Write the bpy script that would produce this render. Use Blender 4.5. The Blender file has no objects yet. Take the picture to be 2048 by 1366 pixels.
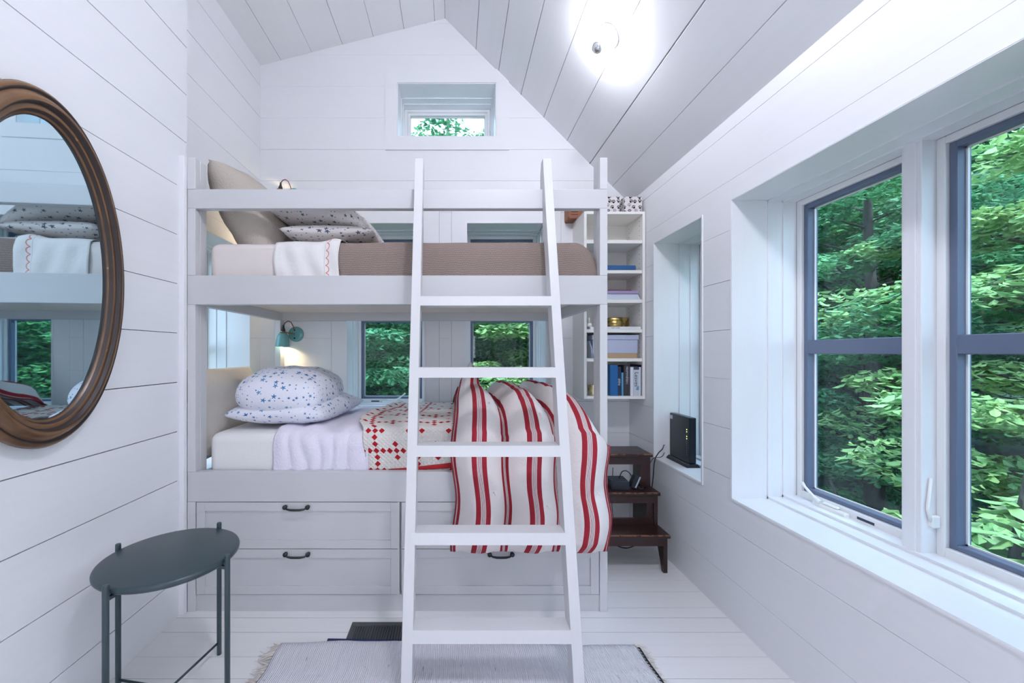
import bpy, bmesh, math, random
from mathutils import Vector, Matrix, noise
random.seed(7)
SC = bpy.context.scene
COL = SC.collection
# ------------------------------------------------------------------ camera
F, PX, PY, H = 800.0, 912.0, 706.0, 1.245
cd = bpy.data.cameras.new('camera'); cam = bpy.data.objects.new('camera', cd); COL.objects.link(cam)
cam.location = (0, 0, H); cam.rotation_euler = (math.pi/2, 0, 0)
cd.sensor_width = 36; cd.lens = F/2048*36; cd.shift_x = (1024-PX)/2048; cd.shift_y = (PY-683)/2048
cd.clip_start = 0.05; cd.clip_end = 200
SC.camera = cam
# ------------------------------------------------------------------ world, exposure
SC.view_settings.view_transform = 'Standard'
SC.view_settings.look = 'None'
SC.view_settings.gamma = 1
SC.view_settings.exposure = 0.27
SKY = 4.3
w = bpy.data.worlds.new('sky'); SC.world = w; w.use_nodes = True
wn = w.node_tree; wn.nodes.clear()
wo = wn.nodes.new('ShaderNodeOutputWorld'); bg = wn.nodes.new('ShaderNodeBackground')
tc = wn.nodes.new('ShaderNodeTexCoord'); sx = wn.nodes.new('ShaderNodeSeparateXYZ'); cr = wn.nodes.new('ShaderNodeValToRGB')
wn.links.new(tc.outputs['Generated'], sx.inputs[0]); wn.links.new(sx.outputs['Z'], cr.inputs[0])
cr.color_ramp.elements[0].position = 0.0; cr.color_ramp.elements[0].color = (0.84, 0.88, 1.0, 1)
cr.color_ramp.elements[1].position = 1.0; cr.color_ramp.elements[1].color = (0.66, 0.77, 1.0, 1)
wn.links.new(cr.outputs[0], bg.inputs[0]); bg.inputs[1].default_value = SKY
wn.links.new(bg.outputs[0], wo.inputs[0])
try:
    SC.cycles.max_bounces = 12; SC.cycles.diffuse_bounces = 7; SC.cycles.transparent_max_bounces = 12
    SC.cycles.use_denoising = True; SC.cycles.sample_clamp_indirect = 6
    SC.cycles.caustics_reflective = False; SC.cycles.caustics_refractive = False
except Exception: pass
sl = bpy.data.lights.new('sun', 'SUN'); so_ = bpy.data.objects.new('sun', sl); COL.objects.link(so_)
sl.energy = 5.8; sl.angle = math.radians(9); sl.color = (1, .96, .88)
so_.rotation_euler = Vector((.10, .50, -.85)).to_track_quat('-Z', 'Y').to_euler()
CEIL_LAMP, SCONCE_LOW, SCONCE_UP, FILL_GLOBE = 250.0, 190.0, 800.0, 104.0      # emission of the three bulbs and the added fill lamp

# ------------------------------------------------------------------ node helpers
class S:
    """a value socket with arithmetic"""
    def __init__(s, nt, sock): s.nt, s.k = nt, sock
    def m(s, op, *a, clamp=False):
        n = s.nt.nodes.new('ShaderNodeMath'); n.operation = op; n.use_clamp = clamp
        for i, v in enumerate((s,)+a):
            if isinstance(v, S): s.nt.links.new(v.k, n.inputs[i])
            else: n.inputs[i].default_value = v
        return S(s.nt, n.outputs[0])
    def __add__(s, o): return s.m('ADD', o)
    def __sub__(s, o): return s.m('SUBTRACT', o)
    def __mul__(s, o): return s.m('MULTIPLY', o)
    def __truediv__(s, o): return s.m('DIVIDE', o)
    def lt(s, o): return s.m('LESS_THAN', o)
    def gt(s, o): return s.m('GREATER_THAN', o)
    def abs(s): return s.m('ABSOLUTE')
    def floor(s): return s.m('FLOOR')
    def fract(s): return s.m('FRACT')
    def mod(s, o): return s.m('FLOORED_MODULO', o)
    def max(s, o): return s.m('MAXIMUM', o)
    def min(s, o): return s.m('MINIMUM', o)
    def sqrt(s): return s.m('SQRT')
    def sin(s): return s.m('SINE')
    def cos(s): return s.m('COSINE')
    def pow(s, o): return s.m('POWER', o)

def lin(c):
    return tuple((x/12.92 if x <= .04045 else ((x+.055)/1.055)**2.4) for x in (v/255 for v in c))

class Mat:
    def __init__(s, name, col, rough=.5, metal=0, spec=.5):
        s.m = bpy.data.materials.new(name); s.m.use_nodes = True; s.nt = s.m.node_tree
        s.b = s.nt.nodes['Principled BSDF']
        s.b.inputs['Base Color'].default_value = (*col, 1); s.b.inputs['Roughness'].default_value = rough
        s.b.inputs['Metallic'].default_value = metal; s.b.inputs['Specular IOR Level'].default_value = spec
        s.m.diffuse_color = (*col, 1); s.col = col; s.csock = None
    def node(s, t): return s.nt.nodes.new('ShaderNode'+t)
    def link(s, a, b): s.nt.links.new(a, b)
    def coord(s, kind='Object', scale=(1, 1, 1)):
        t = s.node('TexCoord'); mp = s.node('Mapping'); mp.inputs['Scale'].default_value = scale
        s.link(t.outputs[kind], mp.inputs[0]); return mp.outputs[0]
    def noise(s, scale=5, detail=3, stretch=(1, 1, 1), kind='Object'):
        n = s.node('TexNoise'); n.inputs['Scale'].default_value = scale; n.inputs['Detail'].default_value = detail
        s.link(s.coord(kind, stretch), n.inputs['Vector']); return S(s.nt, n.outputs['Fac'])
    def uv(s):
        t = s.node('UVMap'); x = s.node('SeparateXYZ'); s.link(t.outputs[0], x.inputs[0])
        return S(s.nt, x.outputs[0]), S(s.nt, x.outputs[1])
    def mix(s, fac, c2, c1=None):
        n = s.node('Mix'); n.data_type = 'RGBA'
        if isinstance(fac, S): s.link(fac.k, n.inputs[0])
        else: n.inputs[0].default_value = fac
        if s.csock is not None and c1 is None: s.link(s.csock, n.inputs[6])
        else: n.inputs[6].default_value = (*(c1 or s.col), 1)
        if isinstance(c2, tuple): n.inputs[7].default_value = (*c2, 1)
        else: s.link(c2, n.inputs[7])
        s.csock = n.outputs[2]; s.link(s.csock, s.b.inputs['Base Color']); return s
    def bump(s, h, strength=.3, dist=.005):
        n = s.node('Bump'); n.inputs['Strength'].default_value = strength; n.inputs['Distance'].default_value = dist
        s.link(h.k, n.inputs['Height']); s.link(n.outputs[0], s.b.inputs['Normal']); return s

def wood_paint(name, col, stretch, rough=.42, amt=.35):
    m = Mat(name, col, rough)
    g = m.noise(14, 4, stretch); k = m.noise(2.2, 3, (1, 1, 1))
    m.mix(((g-.45)*2.2).m('MULTIPLY', amt, clamp=True), tuple(c*.93 for c in col))
    m.mix(((k-.55)*1.5).m('MULTIPLY', .4, clamp=True), tuple(c*f for c, f in zip(col, (.97, .95, .93))))
    m.bump(g, .12, .002); return m.m

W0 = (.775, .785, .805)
M = {}
M['wall_x'] = wood_paint('white painted boards', W0, (.12, 3, 3))
M['wall_y'] = wood_paint('white painted boards along the room', W0, (3, .12, 3))
M['trim'] = wood_paint('white painted trim', (.79, .80, .82), (3, 3, .3), .35)
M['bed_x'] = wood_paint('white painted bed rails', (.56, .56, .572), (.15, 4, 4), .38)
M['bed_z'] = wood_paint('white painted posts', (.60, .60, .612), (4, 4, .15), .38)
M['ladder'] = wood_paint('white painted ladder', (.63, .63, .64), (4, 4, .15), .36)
M['floor'] = wood_paint('cream painted floor boards', (.80, .785, .785), (.1, 4, 4), .22, .6)
M['ply'] = wood_paint('pale plywood', (.78, .68, .60), (.15, 3, 3), .55)
M['shelf'] = Mat('shelf laminate', (.80, .785, .75), .35).m
M['seam'] = Mat('dark board gap', (.035, .04, .05), .9).m
M['sash'] = Mat('grey window sash', lin((96, 108, 132)), .4).m
M['vinyl'] = Mat('white window frame', (.80, .80, .80), .3).m
M['hard'] = Mat('white plastic hardware', (.82, .82, .80), .3).m
M['black'] = Mat('black iron', (.012, .013, .016), .35).m
M['blackp'] = Mat('black plastic', (.010, .014, .022), .28).m
M['chrome'] = Mat('polished chrome', (.8, .8, .8), .12, 1).m
M['brass'] = Mat('aged brass', (.30, .20, .09), .35, 1).m
M['mirror'] = Mat('mirror glass', (.60, .77, .84), .02, 1).m
m = Mat('dark green grey paint', lin((48, 64, 70)), .32)
m.mix(((m.noise(6, 3)-.5)*1.2).m('MULTIPLY', .5, clamp=True), lin((58, 74, 80))); M['table'] = m.m
m = Mat('dark stained steps', lin((48, 26, 24)), .3)
m.mix(((m.noise(10, 4, (.2, 3, 3))-.45)*2).m('MULTIPLY', .8, clamp=True), lin((28, 16, 17)))
m.mix(m.noise(60, 2).gt(.76), lin((165, 112, 80))); M['steps'] = m.m
m = Mat('worn bare edge', lin((150, 98, 66)), .5)
m.mix(m.noise(38, 3).gt(.52), lin((52, 28, 24))); M['worn'] = m.m
# mirror frame : dark gilded wood
m = Mat('old brown gilt frame', lin((112, 80, 50)), .27)
m.mix(((m.noise(7, 4)-.42)*2.5).m('MULTIPLY', 1, clamp=True), lin((66, 47, 36)))
m.mix(m.noise(22, 3).gt(.70), lin((138, 106, 74)))
m.bump(m.noise(30, 4), .25, .003); M['frame'] = m.m
# glass
g = bpy.data.materials.new('window glass'); g.use_nodes = True; nt = g.node_tree; nt.nodes.clear()
o_ = nt.nodes.new('ShaderNodeOutputMaterial'); t_ = nt.nodes.new('ShaderNodeBsdfTransparent'); gl = nt.nodes.new('ShaderNodeBsdfGlossy')
mx = nt.nodes.new('ShaderNodeMixShader'); ge = nt.nodes.new('ShaderNodeNewGeometry'); dt = nt.nodes.new('ShaderNodeVectorMath'); dt.operation = 'DOT_PRODUCT'
nt.links.new(ge.outputs['Incoming'], dt.inputs[0]); nt.links.new(ge.outputs['Normal'], dt.inputs[1])
fz = (S(nt, dt.outputs['Value']).abs()*-1+1).pow(5)*.9+.03
t_.inputs[0].default_value = (.82, .95, 1.0, 1); gl.inputs['Roughness'].default_value = .01
nt.links.new(fz.k, mx.inputs[0]); nt.links.new(t_.outputs[0], mx.inputs[1]); nt.links.new(gl.outputs[0], mx.inputs[2]); nt.links.new(mx.outputs[0], o_.inputs[0])
M['glass'] = g
def emit(name, col, st):
    e = bpy.data.materials.new(name); e.use_nodes = True; b = e.node_tree.nodes['Principled BSDF']
    b.inputs['Base Color'].default_value = (.9, .9, .9, 1); b.inputs['Emission Color'].default_value = (*col, 1); b.inputs['Emission Strength'].default_value = st
    return e
# cloths
def linen(name, col, rough=.9, b=.35, sc=90):
    m = Mat(name, col, rough, spec=.2)
    u = m.noise(sc, 2); k = m.noise(9, 4)
    m.mix(((k-.45)*1.6).m('MULTIPLY', .45, clamp=True), tuple(c*.9 for c in col))
    m.bump(k*.8+u*.25, b, .012); return m
M['linen'] = linen('beige linen', lin((182, 173, 162)), b=.9).m
M['beige2'] = linen('pale cream linen', lin((198, 193, 186)), b=.8).m
M['sheet'] = linen('white cotton sheet', (.78, .765, .755), b=.25).m
M['sheet_pink'] = linen('blush white mattress sheet', (.70, .64, .615), b=.12).m
M['lilac'] = linen('washed lilac white linen', lin((226, 221, 234)), b=1.0).m
# stars
def star_mat(name, c0, cA, cB, scale):
    m = linen(name, c0, b=.8)
    uvn = m.node('UVMap'); v = m.node('TexVoronoi'); v.voronoi_dimensions = '2D'; v.inputs['Scale'].default_value = scale; v.inputs['Randomness'].default_value = .85
    m.link(uvn.outputs[0], v.inputs['Vector'])
    vs = m.node('VectorMath'); vs.operation = 'SUBTRACT'; m.link(uvn.outputs[0], vs.inputs[0]); m.link(v.outputs['Position'], vs.inputs[1])
    x = m.node('SeparateXYZ'); m.link(vs.outputs[0], x.inputs[0]); X, Y = S(m.nt, x.outputs[0]), S(m.nt, x.outputs[1])
    cs = m.node('SeparateColor'); m.link(v.outputs['Color'], cs.inputs[0]); R1, R2 = S(m.nt, cs.outputs[0]), S(m.nt, cs.outputs[1])
    r = (X*X+Y*Y).sqrt(); a = Y.m('ARCTAN2', X)+R2*6.28
    k = ((a*(5/6.2832)).fract()-.5).abs()*2
    rad = (k.pow(1.3)*.66+.34)*((R1.pow(2.6)*.0120)+.0046)
    star = r.lt(rad)
    n = m.node('Mix'); n.data_type = 'RGBA'; m.link(R2.k, n.inputs[0]); n.inputs[6].default_value = (*cA, 1); n.inputs[7].default_value = (*cB, 1)
    m.mix(star, n.outputs[2]); return m.m
M['star_blue'] = star_mat('white cotton with blue stars', lin((225, 226, 236)), lin((44, 92, 150)), lin((96, 150, 190)), 26)
M['star_dark'] = star_mat('off white cotton with slate stars', lin((214, 208, 206)), lin((58, 78, 100)), lin((88, 98, 106)), 27)
# striped duvet
def duvet_mat(col=lin((226, 219, 217)), red=lin((152, 40, 52))):
    m = linen('cream ticking with red stripes', col, b=.6, sc=120)
    u, v = m.uv()                     # u: 1 = one stripe repeat
    wob = (m.noise(5, 2)-.5)*.03
    p = (u+wob).mod(1.0)-.5
    d = p.abs()
    red_m = d.gt(.062)*d.lt(.19)
    lines = d.lt(.056)*((d*(1/.028)).fract()-.5).abs().gt(.28)
    m.mix(red_m, red); m.mix(lines, lin((120, 50, 66))); return m.m
M['duvet'] = duvet_mat()
M['piping'] = Mat('dark red piping', lin((128, 34, 44)), .8).m
# quilt
def quilt_mat():
    m = linen('white quilt with red checks', lin((226, 220, 214)), b=.2)
    u, v = m.uv(); s = 1/.033
    a, b = u*s, v*s
    fx, fy = ((a+.5).fract()-.5).abs(), ((b+.5).fract()-.5).abs()
    dia = (fx+fy).lt(.46)
    i, j = ((a+.5).floor()).mod(6.0), ((b+.5).floor()).mod(6.0)
    z = lambda q, n: (q-n).abs().lt(.5)
    near0 = lambda q: z(q, 0).max(z(q, 1)).max(z(q, 5))
    on = z(j, 0).max(z(i, 0)).max(z(i, 3)*near0(j)).max(z(j, 3)*near0(i))
    m.mix(dia*on, lin((172, 30, 38)))
    q = ((a+b)*1.5*3.14).sin().abs()*((a-b)*1.5*3.14).sin().abs()
    m.bump(q+m.noise(30, 3)*.8, .6, .006); return m.m
M['quilt'] = quilt_mat()
M['red'] = Mat('red binding', lin((170, 28, 34)), .85).m
# scalloped sheet
def scallop_mat():
    m = linen('white sheet with scalloped red stitching', (.74, .72, .71), b=.4)
    u, v = m.uv()
    dv = ((v/.037).fract()-.5)*.037
    du = u-(-.640)
    r = ((du*du)+(dv*dv)).sqrt()
    m.mix((r-.0175).abs().lt(.0022)*du.gt(.002), lin((205, 130, 118)))
    m.mix((du+.004).abs().lt(.0008), tuple(c*.6 for c in (.74, .72, .71)))
    return m.m
M['scallop'] = scallop_mat()
# knitted blanket
def knit_mat():
    m = Mat('taupe knitted blanket', lin((146, 130, 122)), .95, spec=.1)
    u, v = m.uv(); n_ = m.noise(25, 2)
    rows = ((v*(1/.0105))+n_*1.6).fract()-.5
    st = ((u*(1/.0075))+((v*(1/.0105))).floor()*.5+n_*.8).fract()-.5
    h = (rows.abs()*-1.1+.6)+(st.abs()*-1.3+.65)
    m.mix((h*.75).m('MULTIPLY', 1, clamp=True), lin((158, 143, 134)), lin((116, 101, 96)))
    m.bump(h, .6, .004); return m.m
M['knit'] = knit_mat()
# rag rug
def rug_mat():
    m = Mat('white rag weave', lin((232, 230, 236)), .95, spec=.1)
    u, v = m.uv()
    a = ((u*820)+(v*9).sin()*1.5).sin(); b = (v*110).sin()
    n_ = m.noise(60, 3); k = m.noise(18, 4, (6, 1, 1))
    m.mix(k.gt(.70), lin((180, 180, 192)))
    m.mix((a*.5+.5)*.16, lin((196, 196, 206)))
    m.bump(a*.4+b*.25+n_, .8, .006); return m.m
M['rug'] = rug_mat()
M['navy'] = linen('navy mat', lin((38, 48, 84))).m
M['fringe'] = Mat('raw cotton fringe', lin((222, 214, 206)), .95).m
M['braid'] = Mat('dark braid', (.015, .018, .03), .9).m
# paw print fabric
def paw_mat():
    m = Mat('paw print fabric', lin((214, 208, 208)), .9)
    uvn = m.node('UVMap'); v = m.node('TexVoronoi'); v.voronoi_dimensions = '2D'; v.inputs['Scale'].default_value = 30; v.inputs['Randomness'].default_value = .6
    m.link(uvn.outputs[0], v.inputs['Vector'])
    vs = m.node('VectorMath'); vs.operation = 'SUBTRACT'; m.link(uvn.outputs[0], vs.inputs[0]); m.link(v.outputs['Position'], vs.inputs[1])
    x = m.node('SeparateXYZ'); m.link(vs.outputs[0], x.inputs[0]); X0, Y0 = S(m.nt, x.outputs[0]), S(m.nt, x.outputs[1])
    cs = m.node('SeparateColor'); m.link(v.outputs['Color'], cs.inputs[0]); R = S(m.nt, cs.outputs[0]); R2 = S(m.nt, cs.outputs[1])
    an = (R-.5)*1.6; c_, s_ = an.cos(), an.sin()
    X, Y = X0*c_-Y0*s_, X0*s_+Y0*c_
    def blob(cx, cy, rx, ry):
        a, b = (X-cx*1.5)/(rx*1.5), (Y-cy*1.5)/(ry*1.5)
        return (a*a+b*b).lt(1)
    p = blob(0, -.003, .0052, .0042)
    for c in ((-.0062, .0022), (-.0024, .0058), (.0024, .0058), (.0062, .0022)): p = p.max(blob(c[0], c[1], .0021, .0029))
    n = m.node('Mix'); n.data_type = 'RGBA'; m.link(R2.gt(.55).k, n.inputs[0]); n.inputs[6].default_value = (.012, .012, .014, 1); n.inputs[7].default_value = (.30, .28, .30, 1)
    m.mix(p, n.outputs[2]); return m.m
M['paw'] = paw_mat()
m = Mat('orange brown wood', lin((140, 84, 52)), .5); m.mix(((m.noise(12, 3, (.3, .3, 4))-.4)*2).m('MULTIPLY', .7, clamp=True), lin((96, 52, 32))); M['block'] = m.m
m = Mat('gold tin', (.42, .30, .10), .3, 1); m.mix(m.noise(30, 3).gt(.55), (.22, .16, .07)); M['gold'] = m.m
m = Mat('pale gold tin', (.62, .52, .32), .35, 1); m.mix(m.noise(30, 3).gt(.55), (.36, .29, .17)); M['gold2'] = m.m
M['enamel'] = Mat('teal enamel', lin((108, 166, 168)), .15).m
def plain(name, rgb, r=.6): return Mat(name, lin(rgb), r).m
# foliage
def leaf_mat(name, c1, c2, c3):
    m = Mat(name, c1, .45, spec=.4)
    gm = m.node('NewGeometry'); R = S(m.nt, gm.outputs['Random Per Island'])
    n_ = m.noise(.9, 2)
    m.mix(R, c2); m.mix(((n_-.45)*3).m('MULTIPLY', .8, clamp=True), c3)
    tr = m.node('BsdfTranslucent'); m.link(m.csock, tr.inputs[0]); mx = m.node('MixShader'); mx.inputs[0].default_value = .35
    out = m.nt.nodes['Material Output']; m.link(m.b.outputs[0], mx.inputs[1]); m.link(tr.outputs[0], mx.inputs[2]); m.link(mx.outputs[0], out.inputs[0])
    return m.m
M['leaf'] = leaf_mat('green leaves', (.05, .19, .075), (.15, .38, .12), (.08, .30, .14))
M['leaf2'] = leaf_mat('blue green leaves', (.05, .21, .11), (.12, .34, .16), (.19, .42, .18))
M['leafy'] = leaf_mat('bright young leaves', (.20, .40, .15), (.40, .56, .24), (.22, .46, .24))
m = Mat('grey bark', (.06, .055, .05), .9); m.bump(m.noise(14, 4, (3, 3, .6)), .8, .03); M['bark'] = m.m
m = Mat('forest floor', (.03, .075, .045), 1); m.mix(m.noise(2.5, 4).gt(.52), (.02, .035, .025)); M['soil'] = m.m

# ------------------------------------------------------------------ mesh helpers
class MB:
    def __init__(s): s.bm = bmesh.new()
    def box(s, x0, x1, y0, y1, z0, z1, bev=0, mi=0, seg=1):
        r = bmesh.ops.create_cube(s.bm, size=1)['verts']
        bmesh.ops.scale(s.bm, vec=(abs(x1-x0), abs(y1-y0), abs(z1-z0)), verts=r)
        bmesh.ops.translate(s.bm, vec=((x0+x1)/2, (y0+y1)/2, (z0+z1)/2), verts=r)
        fs = {f for v in r for f in v.link_faces}
        for f in fs: f.material_index = mi
        if bev:
            es = list({e for v in r for e in v.link_edges})
            q = bmesh.ops.bevel(s.bm, geom=es, offset=bev, segments=seg, affect='EDGES', profile=.5)
            for f in q['faces']: f.material_index = mi
        return s
    def prism(s, poly, axis, a, b, mi=0):
        """poly in the two other axes, extruded from a to b along axis"""
        def mk(p, t):
            return {'x': (t, p[0], p[1]), 'y': (p[0], t, p[1]), 'z': (p[0], p[1], t)}[axis]
        v0 = [s.bm.verts.new(mk(p, a)) for p in poly]; v1 = [s.bm.verts.new(mk(p, b)) for p in poly]
        n = len(poly); fs = [s.bm.faces.new(v0), s.bm.faces.new(v1[::-1])]
        for i in range(n): fs.append(s.bm.faces.new((v0[i], v1[i], v1[(i+1) % n], v0[(i+1) % n])))
        for f in fs: f.material_index = mi
        bmesh.ops.recalc_face_normals(s.bm, faces=fs); return s
    def tube(s, pts, r, n=10, cap=True, mi=0):
        pts = [Vector(p) for p in pts]; rs = r if isinstance(r, (list, tuple)) else [r]*len(pts)
        rings = []; up = None
        for i, p in enumerate(pts):
            t = (pts[min(i+1, len(pts)-1)]-pts[max(i-1, 0)]).normalized()
            if up is None:
                up = Vector((0, 0, 1)) if abs(t.z) < .9 else Vector((1, 0, 0))
            a = t.cross(up).normalized(); b = a.cross(t).normalized(); up = b
            rings.append([s.bm.verts.new(p+(a*math.cos(2*math.pi*k/n)+b*math.sin(2*math.pi*k/n))*rs[i]) for k in range(n)])
        fs = []
        for i in range(len(rings)-1):
            for k in range(n):
                f = s.bm.faces.new((rings[i][k], rings[i][(k+1) % n], rings[i+1][(k+1) % n], rings[i+1][k])); f.smooth = True; fs.append(f)
        if cap: fs += [s.bm.faces.new(rings[0][::-1]), s.bm.faces.new(rings[-1])]
        for f in fs: f.material_index = mi
        bmesh.ops.recalc_face_normals(s.bm, faces=fs); return s
    def lathe(s, prof, mat4=None, n=32, smooth=True, mi=0, close=False):
        """prof: list of (r, z) around local z, placed with mat4"""
        mat4 = mat4 or Matrix(); rings = []
        for r, z in prof:
            if r < 1e-6: rings.append([s.bm.verts.new(mat4 @ Vector((0, 0, z)))])
            else: rings.append([s.bm.verts.new(mat4 @ Vector((r*math.cos(2*math.pi*k/n), r*math.sin(2*math.pi*k/n), z))) for k in range(n)])
        if close: rings.append(rings[0])
        fs = []
        for A, B in zip(rings, rings[1:]):
            for k in range(n):
                q = [A[k % len(A)], A[(k+1) % len(A)], B[(k+1) % len(B)], B[k % len(B)]]
                u = []
                for v in q:
                    if v not in u: u.append(v)
                if len(u) > 2:
                    try: f = s.bm.faces.new(u); f.smooth = smooth; f.material_index = mi; fs.append(f)
                    except ValueError: pass
        bmesh.ops.recalc_face_normals(s.bm, faces=fs); return s
    def grid(s, fn, nu, nv, uvfn=None, flip=False, mi=0):
        """fn(i/nu, j/nv) -> point; uvfn likewise"""
        V = [[s.bm.verts.new(fn(i/nu, j/nv)) for j in range(nv+1)] for i in range(nu+1)]
        L = s.bm.loops.layers.uv.verify()
        for i in range(nu):
            for j in range(nv):
                idx = [(i, j), (i+1, j), (i+1, j+1), (i, j+1)]
                if flip: idx = idx[::-1]
                f = s.bm.faces.new([V[a][b] for a, b in idx]); f.smooth = True; f.material_index = mi
                if uvfn:
                    for l, (a, b) in zip(f.loops, idx): l[L].uv = uvfn(a/nu, b/nv)
        return V
def rot_to(d):
    return Vector(d).to_track_quat('Z', 'Y').to_matrix().to_4x4()
def box_uv(me):
    if not me.uv_layers: me.uv_layers.new(name='UVMap')
    uv = me.uv_layers.active.data
    for p in me.polygons:
        n = p.normal; ax = max(range(3), key=lambda k: abs(n[k])); o = [(1, 2), (0, 2), (0, 1)][ax]
        for li in p.loop_indices:
            c = me.vertices[me.loops[li].vertex_index].co; uv[li].uv = (c[o[0]], c[o[1]])
WLOC = {}
def obj(name, mb, mats, parent=None, label=None, cat=None, group=None, kind=None, origin=None, uvs=False, smooth=False):
    """world-space mesh -> object; parts keep the origin of their parent, top level things get their own base"""
    me = bpy.data.meshes.new(name); mb.bm.to_mesh(me); mb.bm.free()
    for x in (mats if isinstance(mats, (list, tuple)) else [mats]): me.materials.append(x if not isinstance(x, str) else M[x])
    if smooth:
        for p in me.polygons: p.use_smooth = True
    o = bpy.data.objects.new(name, me); COL.objects.link(o)
    if parent is not None: L = WLOC[parent.name]; o.parent = parent
    else:
        if origin is None:
            xs = [v.co for v in me.vertices]
            origin = (sum(v.x for v in xs)/len(xs), sum(v.y for v in xs)/len(xs), min(v.z for v in xs)) if kind != 'structure' else (0, 0, 0)
        L = Vector(origin); o.location = L
    L = Vector(L); WLOC[o.name] = L
    me.transform(Matrix.Translation(-L))
    if uvs: box_uv(me)
    tag(o, label, cat, group, kind); return o
def tag(o, label=None, cat=None, group=None, kind=None):
    if label: o['label'] = label
    if cat: o['category'] = cat
    if group: o['group'] = group
    if kind: o['kind'] = kind
def thing(name, loc, label, cat, group=None, kind=None):
    o = bpy.data.objects.new(name, None); COL.objects.link(o); o.location = loc; o.empty_display_size = .05
    WLOC[o.name] = Vector(loc); tag(o, label, cat, group, kind); return o
def solidify(o, t, off=-1, sub=0):
    m = o.modifiers.new('thickness', 'SOLIDIFY'); m.thickness = t; m.offset = off
    if sub: q = o.modifiers.new('smooth', 'SUBSURF'); q.levels = sub; q.render_levels = sub
def P(px, py, Y): return Vector(((px-PX)/F*Y, Y, H-(py-PY)/F*Y))

# ------------------------------------------------------------------ room shell
XL, XA, XR = -1.315, -1.445, 1.28
YB, YJ, YN = 2.955, 1.955, -1.9             # gable wall, jog of the left wall, rear wall
PKX, PKZ = -.081, 3.716
def ceil_z(x): return PKZ-.254*(PKX-x) if x < PKX else PKZ-1.003*(x-PKX)
BW = .2325
def sub_rects(rects, holes):
    for h in holes:
        out = []
        for r in rects:
            x0, x1, z0, z1 = r; a0, a1, b0, b1 = h
            if a1 <= x0 or a0 >= x1 or b1 <= z0 or b0 >= z1: out.append(r); continue
            if b0 > z0: out.append((x0, x1, z0, b0))
            if b1 < z1: out.append((x0, x1, b1, z1))
            c0, c1 = max(z0, b0), min(z1, b1)
            if a0 > x0: out.append((x0, a0, c0, c1))
            if a1 < x1: out.append((a1, x1, c0, c1))
        rects = out
    return rects
def board_wall(name, plane, c, u0, u1, z1, holes, out, off, gapseed, extra=(), deep=.34, gaps=(.0008, .0012, .0018, .0026)):
    """boards on plane x=c or y=c; 'out' is the outward sign; boards 18 mm, then a dark backing through the wall depth"""
    rnd = random.Random(gapseed); mb = MB()
    k = 0; z = off-BW
    bands = []
    while z < z1:
        g = rnd.choice(gaps); bands.append((max(0, z+g/2), min(z1, z+BW-g/2))); z += BW
    def put(u_0, u_1, a, b, d0, d1, mi):
        lo, hi = sorted((c+out*d0, c+out*d1))
        if plane == 'x': mb.box(lo, hi, u_0, u_1, a, b, mi=mi)
        else: mb.box(u_0, u_1, lo, hi, a, b, mi=mi)
    hb = [tuple(h) for h in holes]+[tuple(e) for e in extra]
    for a, b in bands:
        if b <= a: continue
        for r in sub_rects([(u0, u1, a, b)], hb): put(r[0], r[1], r[2], r[3], 0, .018, 0)
    for r in sub_rects([(u0, u1, 0, z1)], holes): put(r[0], r[1], r[2], r[3], .0185, deep, 1)
    return mb
def clip_to_roof(mb):
    for x_side in (1, -1):
        no = Vector((.254, 0, -1)) if x_side < 0 else Vector((-1.003, 0, -1))
        no = -no if no.z < 0 else no
        co = Vector((PKX, 0, PKZ+.0))
        # only the faces above the plane go
        bmesh.ops.bisect_plane(mb.bm, geom=mb.bm.verts[:]+mb.bm.edges[:]+mb.bm.faces[:], plane_co=co, plane_no=(-.254, 0, 1) if x_side < 0 else (1.003, 0, 1), clear_outer=True)
UW, UH = .505, 1.387
SZ, BZ = .568, .82                        # sill heights of side and gable windows
R_OPEN = (.812, 1.855, SZ, SZ+UH); R_NARROW = (2.08, 2.585, SZ, SZ+UH)
R_REAR = (-1.45, .35, SZ-.1, 2.05)  # unseen window opening, added to bring in more daylight
L_OPEN = (2.295, 2.80, SZ, SZ+UH)
B_L, B_R, B_T = (-.809, -.2346, BZ, BZ+UH), (.0776, .665, BZ, BZ+UH), (-.432, .2955, 2.842, 3.236)
CAS = .11
offs = .1915-BW+BW
# right wall
mb = board_wall('w', 'x', XR, YN, YB, 2.37, [R_OPEN, R_NARROW, R_REAR], 1, .1915, 3); obj('wall_right', mb, ['wall_y', 'seam'], kind='structure')
# left wall of the room, left wall of the alcove, and the return between them
mb = board_wall('w', 'x', XL, YN, YJ, 3.42, [], -1, .177, 12, deep=.125, gaps=(.0024, .0034, .004)); obj('wall_left', mb, ['wall_y', 'seam'], kind='structure')
mb = board_wall('w', 'x', XA, YJ-.02, YB, 3.39, [L_OPEN], -1, .1915, 8); obj('wall_left_alcove', mb, ['wall_y', 'seam'], kind='structure')
# gable wall with flat casings let into the boards
ex = [(B_L[0]-CAS-.0016, B_L[1]+CAS+.0016, BZ-CAS-.0016, B_L[3]+.0916), (B_R[0]-CAS-.0016, B_R[1]+CAS+.0016, BZ-CAS-.0016, B_R[3]+.0916), (B_T[0]-.09, B_T[1]+.095, B_T[2]-.10, B_T[3]+.10)]
mb = board_wall('w', 'y', YB, XA-.3, XR+.3, 3.75, [B_L, B_R, B_T], 1, .1915, 5, extra=ex[:2]); clip_to_roof(mb)
obj('wall_gable', mb, ['wall_x', 'seam'], kind='structure')
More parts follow.
